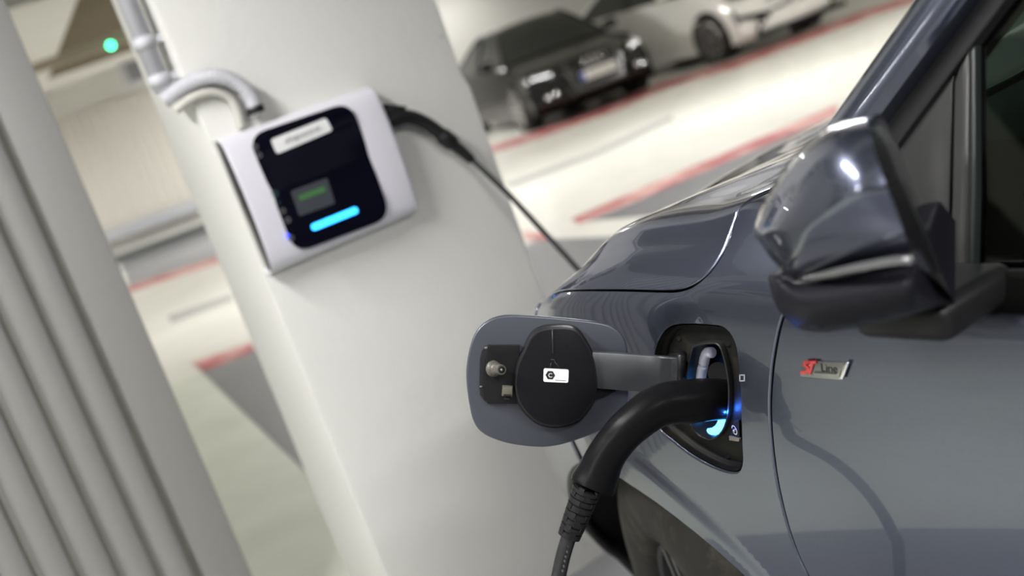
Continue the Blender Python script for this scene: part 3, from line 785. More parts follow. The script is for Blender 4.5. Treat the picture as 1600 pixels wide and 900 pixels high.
def panel(name, outer, holes, mat, parent, off, extra=(), step=(.03, .025), gap=.0033, roll=.0028, drop=.0028, skirt=.026, mirror=False, mirrored_copy=True, hole_drop=None):
    loops = [resample(outer, .018)] + [resample(h, .008) for h in holes]
    r0, r1 = [], []
    for li, Lp in enumerate(loops):
        sg = 1 if li == 0 else -1
        a, b = inset(Lp, sg * gap), inset(Lp, sg * (gap + roll))
        for i, p in enumerate(Lp):
            if p[1] > 1.695: a[i] = b[i] = (p[0], 1.7)
        r0.append(a); r1.append(b)
    vo, tris = triangulate(r1, step, extra)
    vs = [S(p[0], p[1]) for p in vo]; ns = [Nrm(p[0], p[1]) for p in vo]; fs = []
    for t in tris:
        g = (vs[t[1]] - vs[t[0]]).cross(vs[t[2]] - vs[t[0]])
        fs.append(t if g.dot(ns[t[0]]) > 0 else t[::-1])
    b = 0; seal = set()
    for li, Lp in enumerate(loops):
        n = len(Lp); k = len(vs); idx1 = list(range(b, b + n)); b += n
        cen = [i for i in range(n) if Lp[i][1] > 1.695]
        for i in range(n):
            u, w = r0[li][i]; N_ = Nrm(u, w); p = S(u, w); q = S(*r1[li][i]); o_ = p - q
            o_ = o_.normalized() if o_.length > 1e-7 else N_
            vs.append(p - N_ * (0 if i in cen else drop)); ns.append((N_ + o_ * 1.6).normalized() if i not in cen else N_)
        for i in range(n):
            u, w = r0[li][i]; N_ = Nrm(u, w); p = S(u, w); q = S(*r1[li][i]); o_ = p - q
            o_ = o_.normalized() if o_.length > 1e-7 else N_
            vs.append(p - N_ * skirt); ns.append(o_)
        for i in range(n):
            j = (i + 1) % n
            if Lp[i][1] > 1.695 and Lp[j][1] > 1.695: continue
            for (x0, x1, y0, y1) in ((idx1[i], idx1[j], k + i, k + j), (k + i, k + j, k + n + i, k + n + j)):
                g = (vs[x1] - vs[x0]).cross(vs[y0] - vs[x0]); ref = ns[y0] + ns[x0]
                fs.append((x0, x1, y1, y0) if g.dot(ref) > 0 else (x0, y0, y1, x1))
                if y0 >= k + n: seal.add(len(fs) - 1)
    if mirror:
        seal |= {i + len(fs) for i in seal}; n = len(vs); vs = vs + [V((p.x, -1.88 - p.y, p.z)) for p in vs]; ns = ns + [V((p.x, -p.y, p.z)) for p in ns]
        fs = fs + [tuple(i + n for i in q[::-1]) for q in fs]
    o = mk(name, vs, fs, [mat, GAPSHADE], parent, off, normals=ns)
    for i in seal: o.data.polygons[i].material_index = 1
    if mirrored_copy and not mirror:
        mk(name, [V((p.x, -1.88 - p.y, p.z)) for p in vs], [q[::-1] for q in fs], [mat, GAPSHADE], parent, off, normals=[V((p.x, -p.y, p.z)) for p in ns]).data.polygons.foreach_set('material_index', [1 if i in seal else 0 for i in range(len(fs))])
    return o
CB = (-1.0, -.94, 0)
car = thing('car', 'grey metallic car in front with its charging flap open and cable plugged in', 'car', to_world(CB))
# --- outlines in photo pixels dropped onto the body surface
shut = [(1246, 440), (1232, 470), (1220, 503), (1211, 545), (1205, 592), (1203, 640), (1206, 690), (1214, 750), (1227, 808), (1243, 858), (1262, 900)]
shut_uw = uwpath(shut, 4)
bon_line = [(893, 453.5), (930, 453.5), (980, 454), (1030, 455.5), (1058, 454.5), (1082, 446), (1105, 428), (1124, 403), (1138, 374), (1147, 346), (1155, 326)]
bon_uw = uwpath(bon_line, 4)
# wheel arch, a circle in (u, w): w = z - .22
arch = []
for k in range(41):
    a = pi - (pi) * k / 40 if False else pi * k / 40
    if cos(a) < 0: z = ARC_Z + ARC_R * sin(a); s = ARC_S + ARC_R * cos(a)
    else: z = ARC_Z + ARC_R * sin(a) ** (2 / 1.5); s = ARC_S + .46 * abs(cos(a)) ** (2 / 1.5)
    arch.append((s, max(0.0, z - .22)))
arch = [p for p in arch]     # front foot -> crest -> rear foot
port_px = [(1022, 562), (1026, 540), (1038, 519), (1060, 509.5), (1115, 511), (1134, 517), (1145, 533), (1150, 556), (1154.5, 605), (1157, 692), (1158, 718), (1152.5, 735), (1138, 736.5), (1110, 727), (1078, 709), (1052, 689), (1026, 664), (1021, 620)]
port_uw = uwpath(port_px, 3, True)
pf = [(a, b) for a, b in port_uw]
# door shut line continued: up to the belt and down to the sill
sh = shut_uw[::-1]                                  # bottom -> top
sh_low = [(sh[0][0] + .03, .25), (sh[0][0] + .035, .12)]
dl0 = sh_low[::-1] + sh                             # sill -> belt
# FENDER: from sill along door line up, then rearward along the pillar foot, over to the bonnet line, forward, then headlamp seam, arch
bl = bon_uw[::-1]                                   # crest -> front
ff = bl[-1][0]
fender = dl0 + [(dl0[-1][0] - .05, .80), (-.26, .90), (-.24, 1.0), (-.17, 1.0)]
fender += [(lerp(-.17, bl[0][0], .5), lerp(1.0, bl[0][1], .5))] + bl
# front edge: the bonnet corner runs on forward, then the seam drops past the lamp to the arch
FA = .40                                            # u of the seam at the arch
fender += [(ff + .06, .765), (ff + .12, .768), (.40, .74), (.425, .70), (.43, .64), (.425, .58)]
arc_f = [p for p in arch if p[0] < FA and p[1] > .05]
fender += arc_f + [(arc_f[-1][0], .12)]
CR = [q for r in (.575, .580, .585, .590, .595, .600, .604, .609) for q in crease(r, -.16, .42, 70)]
FEN = panel('fender', fender, [port_uw], PAINT, car, CB, extra=CR, step=(.022, .02))
# DOOR
door = [(-1.22, .12), (-1.22, .74), (-.8, .752), (-.5, .752), (dl0[-1][0] - .06, .752)] + [p for p in dl0[::-1] if p[1] < .74]
DOOR = panel('front_door', door, [], PAINT, car, CB, step=(.03, .025))
panel('rear_side', [(-1.225, .12), (-1.225, .74), (-2.2, .75), (-3.25, .75), (-3.25, .12)], [], PAINT, car, CB, step=(.12, .06))
# BONNET
bonnet = [(ff + .12, .772), (ff + .06, .768)] + bl[::-1] + [(-.12, 1.0), (-.16, 1.2), (-.17, 1.7), (1.56, 1.7), (1.56, .90), (1.2, .89), (1.0, .885), (.85, .88), (.74, .87), (.55, .825), (.44, .785)]
BON = panel('bonnet', bonnet, [], PAINT, car, CB, step=(.022, .02), mirror=True)
# HEADLAMP and BUMPER
LAMPG = plain('headlamp_lens', (.10, .10, .13), .06, coat=1)
hl = [(.415, .755), (.45, .780), (.55, .818), (.74, .863), (.85, .872), (1.0, .875), (1.1, .80), (1.05, .70), (.9, .68), (.75, .665), (.55, .66), (.435, .69)]
panel('headlamp', hl, [], LAMPG, car, CB, step=(.03, .02))
bump = [(.428, .58), (.434, .64), (.436, .683), (.55, .652), (.75, .657), (.9, .675), (1.05, .695), (1.1, .79), (1.12, .87), (1.3, .885), (1.575, .885), (1.575, .03), (1.0, .02), (ARC_S + .44, .02)]
arc_b = [p for p in arch if p[0] >= FA and p[1] > .02]
bump += arc_b
panel('front_bumper', bump, [], PAINT, car, CB, step=(.04, .03))
GR = [(1.22, .45), (1.22, .68), (1.57, .70), (1.57, .43)]
# INNER SHELL: closes the gaps with black, open at the arch and the port
vs, fs = [], []
U2 = [-3.3 + .05 * i for i in range(98)]; W2 = [.05 * j for j in range(35)]
for u in U2:
    for w in W2: vs.append(S(u, w) - Nrm(u, w) * .03)
n2 = len(W2)
for i in range(len(U2) - 1):
    for j in range(n2 - 1):
        c = sum((vs[k] for k in (i * n2 + j, i * n2 + j + 1, (i + 1) * n2 + j + 1, (i + 1) * n2 + j)), V((0, 0, 0))) / 4
        if hypot(c.x - ARC_S, c.z - ARC_Z) < ARC_R + .03 and c.y > -.45: continue
        um, wm = U2[i] + .025, W2[j] + .025
        if -.16 < um < .17 and .50 < wm < .80: continue
        if um < -.2 and wm > .78: continue
        fs.append((i * n2 + j, i * n2 + j + 1, (i + 1) * n2 + j + 1, (i + 1) * n2 + j))
k = len(vs); vs += [V((p.x, -1.88 - p.y, p.z)) for p in vs]; fs += [tuple(i + k for i in q[::-1]) for q in fs]
mk('inner_shell', vs, fs, VOID, car, CB)
# underbody and rear closing panel
mk('underbody', *box((-1.3, -.94, .24), 3.9, 1.20, .04), VOID, car, CB, smooth=False)
mk('rear_panel', *box((-3.28, -.94, .62), .06, 1.74, .72), PAINT, car, CB, smooth=False)
# WHEEL HOUSING + WHEEL
vs, fs = [], []
for p in arch:
    o_ = S(*p) - Nrm(*p) * .014; vs += [o_, V((o_.x, -.42, o_.z))]
na = len(arch)
for k in range(na - 1): fs.append((2 * k, 2 * k + 2, 2 * k + 3, 2 * k + 1))
c0 = len(vs); vs.append(V((ARC_S, -.42, ARC_Z)))
for k in range(na - 1): fs.append((2 * k + 1, 2 * k + 3, c0))
mk('wheel_housing', vs, fs, plain('wheel_housing_felt', (.010, .010, .010), .95), car, CB)
mk('wheel_housing', [V((p.x, -1.88 - p.y, p.z)) for p in vs], [q[::-1] for q in fs], VOID, car, CB)
v, f = tube([S(*p) - Nrm(*p) * .012 for p in arch[:19]], .011, 10)
mk('arch_trim', v, f, BLACKPL, car, CB)
RIMM = plain('dark_alloy', (.05, .05, .052), .4, metal=.6)
def wheel(s, t_out, hz, R, steer=0, side=1):
    """tyre of revolution about the local t axis, with rim as sub-part"""
    wdt = .225; prof = [(.55, -.02), (.62, .004), (.80, .012), (.90, .006), (.955, -.012), (.985, -.030), (1.0, -.06), (1.0, -wdt + .06), (.985, -wdt + .03), (.93, -wdt + .004), (.8, -wdt - .01), (.55, -wdt + .02)]
    prof = spline2([(a * R, b) for a, b in prof]); seg = 72; vs, fs = [], []
    X = V((cos(steer), sin(steer), 0)); Y = V((-sin(steer), cos(steer), 0)) * side
    c = V((s, t_out, hz)); n = len(prof)
    for k in range(seg):
        a = 2 * pi * k / seg
        for r, y in prof: vs.append(c + X * (r * cos(a)) + V((0, 0, r * sin(a))) + Y * y)
    for k in range(seg):
        for i in range(n - 1):
            a = k * n + i; b = ((k + 1) % seg) * n + i; fs.append((a, a + 1, b + 1, b))
    T = mk('tyre', vs, fs, TYRE, car, CB)
    # tread grooves: shallow dark rings
    gr = []
    for y in (-.075, -.112, -.150):
        path = [c + X * (R * 1.001 * cos(2 * pi * k / 64)) + V((0, 0, R * 1.001 * sin(2 * pi * k / 64))) + Y * y for k in range(65)]
        gr.append(tube(path, .0035, 6, False))
    mk('tread_groove', *join(*gr), VOID, T, CB)
    vs, fs = [], []
    for k in range(60):
        a = 2 * pi * k / 60
        for r, y in ((.565 * R, -.01), (.545 * R, -.015), (.52 * R, -.05), (.51 * R, -.16)): vs.append(c + X * (r * cos(a)) + V((0, 0, r * sin(a))) + Y * y)
    for k in range(60):
        for i in range(3): a = k * 4 + i; b = ((k + 1) % 60) * 4 + i; fs.append((a, a + 1, b + 1, b))
    parts = [(vs, fs)]
    for k in range(5):
        a = 2 * pi * k / 5; d = X * cos(a) + V((0, 0, sin(a))); e = X * -sin(a) + V((0, 0, cos(a)))
        for sg in (-.022, .022): parts.append(box(c + d * (.29 * R) + e * sg + Y * -.02, .50 * R, .018, .02, (d, e, Y)))
    parts.append(tube([c + Y * -.05, c + Y * -.006], .032, 20))
    v_, f_ = join(*parts); o = mk('rim', [V(p) - V(CB) for p in v_], f_, RIMM, T, auto=30)
    return T
wheel(ARC_S, -.075, .338, .336, steer=-radians(20))
wheel(ARC_S, -1.805, .338, .336, steer=-radians(20), side=-1)
wheel(-2.40, -.035, .338, .336); wheel(-2.40, -1.845, .338, .336, side=-1)

# --- small bits on the body
def at_body(px, py, out=0):
    u, w = uw(px, py); return S(u, w) + Nrm(u, w) * out, Nrm(u, w)
# badge: red letters and a chrome plate
Pb, Nb = at_body(1287, 577, 0)
def badge_pt(px, py, out): return on_plane(px, py, Pb + Nb * out, Nb)
bx = (badge_pt(1317, 593, 0) - badge_pt(1252, 588, 0)).normalized(); by = Nb.cross(bx).normalized()
if by.z < 0: by = -by
BC = [(1253, 588), (1255.5, 585), (1262, 563.5), (1325.5, 566), (1316, 594)]
plate = [badge_pt(*q, .0005) for q in ((1250.5, 587.5), (1256, 564), (1325.5, 566), (1315.5, 593.5))]
BADGE = prism('badge', rounded([p + Nb * .0018 for p in plate], .0016, 3), -Nb * .003, plain('brushed_badge_metal', (.30, .30, .29), .28, metal=.9), car, CB, r=.0006)
BADGE['label'] = 'small chrome badge with red letters'
def sub(name, loop, vec, mat, r=0): # sub-part of the badge (badge mesh sits at the car's origin frame)
    return prism(name, loop, vec, mat, BADGE, CB, r=r)
sub('chrome_end', rounded([badge_pt(*q, .0042) for q in ((1309.5, 592), (1318, 566), (1326, 566.2), (1316, 593.5))], .0012, 2), -Nb * .002, CHROME, .0005)
REDL = plain('red_badge_enamel', (.42, .014, .02), .12, coat=1)
def stroke(pts, wd, out=.0040):
    q = []
    P = [badge_pt(a, b, out) for a, b in pts]
    v, f = [], []
    for i in range(len(P) - 1):
        a, b = P[i], P[i + 1]; d = (b - a).normalized(); e = Nb.cross(d).normalized() * wd / 2
        a, b = a - d * wd * .3, b + d * wd * .3
        k = len(v); v += [a - e, a + e, b + e, b - e, a - e - Nb * .002, a + e - Nb * .002, b + e - Nb * .002, b - e - Nb * .002]
        f += [(k, k + 1, k + 2, k + 3), (k, k + 4, k + 5, k + 1), (k + 1, k + 5, k + 6, k + 2), (k + 2, k + 6, k + 7, k + 3), (k + 3, k + 7, k + 4, k)]
    return v, f
ST = join(stroke([(1265, 566), (1257.5, 567.5), (1256, 571.5), (1262, 574.5), (1262, 579), (1259, 582), (1251.5, 582.5)], .0028),
          stroke([(1257, 566.5), (1274, 566.5)], .0026), stroke([(1269, 567), (1264.5, 584)], .0028))
mk('red_letters', *ST, REDL, BADGE, CB, smooth=False)
text_mesh('badge_lettering', 'Line', plain('black_enamel', (.01, .01, .01), .3), BADGE, badge_pt(1294.5, 575, .0026), bx, by, .0088, off=CB, shear=.15, width=.0215)
sub('badge_bar', [badge_pt(*q, .0030) for q in ((1273, 580), (1307, 582), (1306.5, 585), (1272, 583))], -Nb * .001, plain('dark_badge_bar', (.04, .04, .04), .3))
# tiny square moulding mark behind the port
Pm, Nm = at_body(1159.5, 590)
mm_ = []
for a, b_, c_, d_ in ((1155, 585, 1164, 587), (1155, 594, 1164, 596), (1155, 585, 1157, 596), (1162, 585, 1164, 596)):
    L = [on_plane(*q, Pm + Nm * .0006, Nm) for q in ((a, b_), (c_, b_), (c_, d_), (a, d_))]; mm_.append((L, [(0, 1, 2, 3)]))
mk('body_mark', *join(*mm_), plain('pale_mark', (.30, .31, .34), .4), car, CB, smooth=False)

# ---------------------------------------------------------------- charging port
pn = sum((Nrm(*p) for p in port_uw), V((0, 0, 0))).normalized()
pcn = sum((S(*p) for p in port_uw), V((0, 0, 0))) / len(port_uw)
ox = V((1, 0, 0)); ox = (ox - pn * ox.dot(pn)).normalized(); oz = pn.cross(ox); oz = oz if oz.z > 0 else -oz
def P3(a, b, d): return pcn + ox * a + oz * b - pn * d
def to2(p): q = p - pcn; return (q.dot(ox), q.dot(oz))
def pp(px, py, d): return on_plane(px, py, pcn - pn * d, pn)
loop3 = [S(*p) for p in resample(port_uw, .008)]; l2 = [to2(p) for p in loop3]
def scaled(L, k): 
    return inset(L, k)
rimd = [(.0, .003), (.002, .009), (.005, .012), (.010, .013), (.012, .017)]
vs, fs = [], []; n = len(l2)
for ins, dep in rimd:
    for i, p in enumerate(inset(l2, ins)): 
        base_d = -(loop3[i] - pcn).dot(pn); vs.append(P3(p[0], p[1], base_d * (1 - ins / .012) + dep))
for k in range(len(rimd) - 1):
    for i in range(n): fs.append((k * n + i, k * n + (i + 1) % n, (k + 1) * n + (i + 1) % n, (k + 1) * n + i))
PORT = mk('charging_port', vs, fs, DIRTY, car, CB)
floor_d = .017
inner = inset(l2, .012)
bucket_px = [(1072, 600), (1082, 548), (1090, 540), (1112, 537), (1124, 541), (1131, 560), (1137, 590), (1138.5, 620), (1136, 650), (1128, 673), (1114, 685), (1100, 684), (1086, 673), (1077, 650)]
bk = [to2(p) for p in spline([pp(a, b, floor_d - .006) for a, b in bucket_px], 3, True)]
vo, tr_ = triangulate([inner, bk], .012)
mk('port_liner', [P3(p[0], p[1], floor_d) for p in vo], tr_, DIRTY, PORT, CB)
vs, fs = [], []; n = len(bk)
prof = [(.0045, floor_d), (.0035, floor_d - .006), (.001, floor_d - .0075), (-.0012, floor_d - .006), (-.003, floor_d + .02), (-.006, .085)]
for ins, dep in prof:
    for p in inset(bk, -ins): vs.append(P3(p[0], p[1], dep))
for k in range(len(prof) - 1):
    for i in range(n): fs.append((k * n + i, k * n + (i + 1) % n, (k + 1) * n + (i + 1) % n, (k + 1) * n + i))
fs.append(tuple((len(prof) - 1) * n + i for i in range(n)))
mk('socket_bucket', vs, fs, plain('socket_bucket_black', (.014, .014, .014), .4), PORT, CB)
# light ring segments round the socket
def arcpts(pts, d): return spline([pp(a, b, d) for a, b in pts], 6)
LIT = emis('blue_ring_glow', (.05, .32, 1.0), 9.0)
PALE = plain('pale_light_guide', (.62, .62, .72), .3, noise=.01, emit=(.4, .42, .6), es=.12)
v, f = tube(arcpts([(1089, 655), (1096, 667), (1106, 676.5), (1117, 676), (1127, 667), (1133, 652)], .026), .0065, 12)
mk('light_ring', v, f, LIT, PORT, CB)
for seg_ in ([(1113, 551), (1105, 551), (1101.5, 557), (1099.5, 567.5)], [(1098.5, 570.5), (1096, 582), (1094.5, 596)]):
    v, f = tube(arcpts(seg_, .03), .0062, 12); mk('light_ring', v, f, PALE, PORT, CB)
# added point light beside the plug, boosting the ring's blue glow on it
bl_ = bpy.data.lights.new('ring_fill_light', 'POINT'); bl_.energy = .16; bl_.color = (.03, .16, 1.0); bl_.shadow_soft_size = .003
bo = bpy.data.objects.new('ring_fill_light', bl_); COL.objects.link(bo); bo.parent = PORT; bo.location = pp(1134, 645, .0085) - V(CB)
# socket insert above the plug
v, f = tube([pp(1122, 582, .050), pp(1122, 582, .030)], .012, 18); mk('socket_insert', v, f, BLACKPL, PORT, CB, auto=40)
# hinge well for the flap arm, screws, release tab
prism('hinge_well', [pp(a, b, floor_d - .001) for a, b in ((1043, 553), (1079, 549), (1074, 604), (1043, 606))], -pn * .001, VOID, PORT, CB)
for a, b_ in ((1061, 528), (1137.5, 537.5), (1137, 713), (1045, 662)):
    v, f = tube([pp(a, b_, floor_d + .001), pp(a, b_, floor_d - .0022)], [.0034, .0028], 12); mk('screw', v, f, BLACKPL, PORT, CB, auto=30)
tabp = [pp(a, b, floor_d - .003) for a, b in ((1146, 657), (1154.5, 656), (1155.5, 690), (1139, 688))]
prism('release_tab', rounded(tabp, .002, 3), -pn * .004, BLACKPL, PORT, CB, r=.0008)
tabp = [pp(a, b, floor_d - .005) for a, b in ((1139, 681.5), (1155, 685.5), (1154.5, 690), (1139.5, 688))]
prism('tab_edge', tabp, -pn * .003, plain('dusty_tan', (.25, .21, .14), .7), PORT, CB)
c = pp(1147.5, 672, floor_d - .0038)
vs, fs = [], []
for k in range(25):
    a = -2.6 + 5.4 * k / 24
    for r in (.0052, .0040): vs.append(c + ox * (-r * .8 * cos(a)) + oz * (r * 1.15 * sin(a)))
for k in range(24): fs.append((2 * k, 2 * k + 1, 2 * k + 3, 2 * k + 2))
b2 = box(c - ox * .0012 + oz * .0008, .0014, .0014, .0040, (ox, oz, pn)); b3 = box(c + ox * .001 - oz * .001, .003, .0014, .001, (ox, oz, pn))
mk('printed_symbol', *join((vs, fs), b2, b3), plain('white_symbol', (.7, .7, .72), .5), PORT, CB, smooth=False)
# ---------------------------------------------------------------- charging flap, swung open
FH = V((.085, .02, .85)); FN = V((-.86, .5, .06)).normalized()
def fl(px, py, out=0.0): return on_plane(px, py, FH + FN * out, FN)
fx = V((-FN.y, FN.x, 0)).normalized(); fz = FN.cross(fx); fz = fz if fz.z > 0 else -fz
flap_px = [(728.5, 590), (731, 558), (741, 524), (760, 503), (790, 493), (842, 494.5), (890, 498.5), (935, 504), (958, 511.5), (975, 528), (981, 552), (982, 590), (980, 632), (966, 653), (935, 674), (895, 690), (860, 698), (828, 698), (790, 692), (757, 679), (741, 661), (733, 630)]
FLP = prism('charging_flap', [fl(p.x, p.y) for p in spline([V((a, b, 0)) for a, b in flap_px], 5, True)], -FN * .009, M_INNER, car, CB, r=.0022, seg=3, both=True)
FLP['label'] = 'open charging flap seen from its inner side'
fsub = lambda name, pts, out, th, mat, r=.0015, sm=0: prism(name, ([fl(p.x, p.y, out) for p in spline([V((a, b, 0)) for a, b in pts], sm, True)] if sm else [fl(a, b, out) for a, b in pts]), -FN * th, mat, FLP, CB, r=r, seg=2)
FB = plain('flap_black_plastic', (.010, .010, .011), .34, bump=.06, bscale=700, spec=.2)
fsub('latch_side', rounded2 := [(749, 604), (750, 560), (753, 548), (762, 539), (772, 540), (768, 632), (757, 627), (750, 617)], .004, .006, SATINBLK, .001)
fsub('latch_bracket', [(764, 541), (812, 540.5), (812, 632), (762, 631.5), (756.5, 624), (757, 590), (759, 560)], .009, .010, FB, .0018)
# teardrop base and sealing cap
base_px = [(803, 590), (808, 566), (818, 545), (829, 523), (845, 512), (868, 508.5), (893, 509.5), (906, 517), (919, 536), (929, 556), (934, 580), (936, 606), (930, 628), (919, 645), (905, 660), (884, 668), (862, 670), (840, 664), (822, 650), (808, 630), (803, 610)]
fsub('cap_base', base_px, .011, .012, FB, .002, 3)
def shrink(pts, k, c=(868, 590)): return [(c[0] + (a - c[0]) * k, c[1] + (b - c[1]) * k) for a, b in pts]
fsub('sealing_cap', shrink(base_px, .965), .024, .016, SATINBLK, .0025, 3)
fsub('cap_face', shrink(base_px, .925), .0245, .002, plain('cap_face_black', (.007, .007, .009), .45, bump=.1, bscale=300, spec=.12), .0004, 3)
# fine moulding line and hook on the cap face
ml = [tube([fl(863, 513, .025), fl(864, 552, .025)], .0005, 6), tube([fl(861, 563, .025), fl(862, 561.5, .025), fl(866, 562, .025), fl(867, 565, .025)], .0004, 6),
      tube([fl(866.5, 565, .025), fl(874, 574, .025)], .00035, 6), tube([fl(861, 567, .025), fl(860, 573, .025)], .00035, 6)]
mk('moulding_line', *join(*ml), plain('dark_grey_moulding', (.05, .05, .05), .3), FLP, CB)
# sticker
st = [fl(a, b, .0252) for a, b in ((849.5, 575.5), (888.7, 577.5), (887.8, 598.2), (849, 596.5))]
STK = prism('sticker', rounded(st, .0022, 4), -FN * .0006, plain('white_sticker', (.82, .82, .84), .45, noise=.01), FLP, CB)
STK['label'] = 'white sticker with a black hexagon'
sx_ = (st[1] - st[0]).normalized(); sy_ = (st[0] - st[3]).normalized()
hc = fl(859.8, 586.3, .0255); hexr = .0056
prism('sticker_hexagon', [hc + sx_ * (hexr * cos(k * pi / 3)) + sy_ * (hexr * sin(k * pi / 3)) for k in range(6)], -FN * .0002, plain('sticker_black', (.008, .008, .01), .5), FLP, CB)
text_mesh('sticker_letter', 'C', plain('sticker_white_print', (.8, .8, .8), .5), FLP, hc + FN * .0001, sx_, sy_, .0050, off=CB, extrude=.0002)
pr = [box(fl(868.5 + 2.1 * k, 594.0 + .12 * k, .0255), .0009, .0009, .0003, (sx_, sy_, FN)) for k in range(8)]
mk('sticker_print', *join(*pr), plain('sticker_grey_print', (.10, .10, .11), .5), FLP, CB, smooth=False)
# latch pin
pa, pb = fl(772, 576.5, .009), fl(772, 576.5, .009) + FN * .022 + fx * -.0 
pdir = (fl(785, 578, .034) - fl(771, 576, .009)).normalized(); pa = fl(771, 576, .009)
Lp = [0, .002, .004, .0055, .009, .0105, .012, .019, .023, .0265]
Rp = [.0098, .0098, .0085, .0066, .0066, .0076, .0064, .0062, .0062, .0056]
v, f = tube([pa + pdir * (d * .95) for d in Lp], Rp, 20, True); mk('latch_pin', v, f, plain('dusty_grey_pin', (.085, .078, .068), .45), FLP, CB, auto=40)
v, f = tube([pa + pdir * .0246, pa + pdir * .02545], [.0046, .0040], 16); mk('pin_hollow', v, f, VOID, FLP, CB)
v, f = tube([pa + pdir * .0252, pa + pdir * .0262], [.0017, .0014], 10); mk('pin_core', v, f, STEEL, FLP, CB)
# clip
CLIP = plain('olive_grey_clip', (.095, .09, .07), .55)
fsub('clip', [(785, 604.5), (801, 605), (800.5, 620), (784, 619)], .018, .010, CLIP, .0012)
fsub('clip_slot', [(787, 616), (799, 616.5), (799, 619), (787, 618.5)], .0184, .001, VOID, 0)
fsub('clip_foot', [(788, 620.5), (797, 621), (796, 625.5), (788.5, 625)], .013, .004, SATINBLK, .0006)
# small side catches on the latch side
fsub('catch', [(757.5, 542.5), (761.5, 542), (761.5, 545), (757.5, 545.5)], .0105, .001, STEEL, .0003)
fsub('catch', [(749.5, 603), (753.5, 603), (753.5, 605.5), (749.5, 605.5)], .0055, .001, STEEL, .0003)
# hinge arm: a flat strap from the flap into the port
arm_t = [fl(926, 550, .016), fl(975, 553, .015), fl(1022, 556.5, .012), on_t(1052, 559, -.006), on_t(1067, 561, -.012)]
arm_b = [fl(926, 606, .016), fl(975, 610, .015), fl(1022, 613, .012), on_t(1052, 613, -.006), on_t(1066, 612, -.012)]
T_, B_ = spline(arm_t, 5), spline(arm_b, 5); n = len(T_); vs, fs = [], []
for a, b in zip(T_, B_):
    e = (a - b).normalized()
    for q in (b - FN * .008, b, b + e * .0015 + FN * .001, a - e * .0015 + FN * .001, a, a - FN * .008): vs.append(q)
for i in range(n - 1):
    for k in range(6): fs.append((i * 6 + k, i * 6 + (k + 1) % 6, (i + 1) * 6 + (k + 1) % 6, (i + 1) * 6 + k))
fs += [(0, 1, 2, 3, 4, 5), tuple((n - 1) * 6 + k for k in range(6))[::-1]]
mk('hinge_arm', vs, fs, plain('grey_hinge_arm', (.055, .057, .062), .42, metal=.2, noise=.1, scale=300), FLP, CB, auto=40)
sc_ = on_t(1041, 588, -.003)
v, f = tube([sc_, sc_ + FN * .003], [.0042, .0036], 14); mk('hinge_screw', v, f, STEEL, FLP, CB, auto=30)
v, f = tube([on_t(1066, 553, -.010), on_t(1065, 618, -.010)], .0055, 14); mk('hinge_pin', v, f, FB, FLP, CB)
# lower strut of the arm in its own shadow
prism('arm_gusset', [fl(a, b, .006) for a, b in ((935, 607), (962, 611), (942, 621), (930, 624))], -FN * .006, FB, FLP, CB)

# ---------------------------------------------------------------- greenhouse
GP, GN = V((0, -.040, .965)), V((0, 1, .34)).normalized()
def gp(px, py, out=0.0): return on_plane(px, py, GP + GN * out, GN)
def ext(p, q, z):             # continue the line p->q up to height z
    k = (z - p.z) / (q.z - p.z); return p + (q - p) * k
def plate_g(name, loop, mat, th=.02, r=.003, parent=car, right=True):
    o = prism(name, loop, -GN * th, mat, parent, CB, r=r, seg=2)
    if right:
        me = o.data.copy()
        for v_ in me.vertices: v_.co.y = -v_.co.y          # the car's own centre line is local y = 0
        me.flip_normals()
        link(bpy.data.objects.new(name, me), parent)
    return o
ZR = 1.47
pl0, pl1 = gp(1300, 186, .012), gp(1431, -2, .012)      # front edge of the pillar
pc0, pc1 = gp(1332, 176, .020), gp(1461, 2, .020)        # crease
pe0, pe1 = gp(1378, 176, .012), gp(1506, 2, .012)        # edge at the black seal
z_low = 1.07
front = [ext(pl0, pl1, z_low), ext(pl0, pl1, ZR)]; crease = [ext(pc0, pc1, z_low), ext(pc0, pc1, ZR)]; edge = [ext(pe0, pe1, z_low - .03), ext(pe0, pe1, ZR)]
vs, fs = [], []
m = 14
for i in range(m + 1):
    u = i / m
    A_, B_, C_ = front[0].lerp(front[1], u), crease[0].lerp(crease[1], u), edge[0].lerp(edge[1], u)
    row = [A_ + V((.004, -.05, -.004)), A_ + V((.0015, -.006, .000)), A_, A_.lerp(B_, .5), B_ - (B_ - A_) * .12, B_ + (C_ - B_) * .10, B_.lerp(C_, .55), C_, C_ - GN * .004 + (C_ - B_).normalized() * .001, C_ - GN * .03]
    vs += row
w_ = len(row)
for i in range(m):
    for k in range(w_ - 1): fs.append((i * w_ + k, i * w_ + k + 1, (i + 1) * w_ + k + 1, (i + 1) * w_ + k))
o = mk('windscreen_pillar', vs, fs, PAINT, car, CB, auto=55)
mk('windscreen_pillar', [V((p.x, -1.88 - p.y, p.z)) for p in vs], [q[::-1] for q in fs], PAINT, car, CB, auto=55)
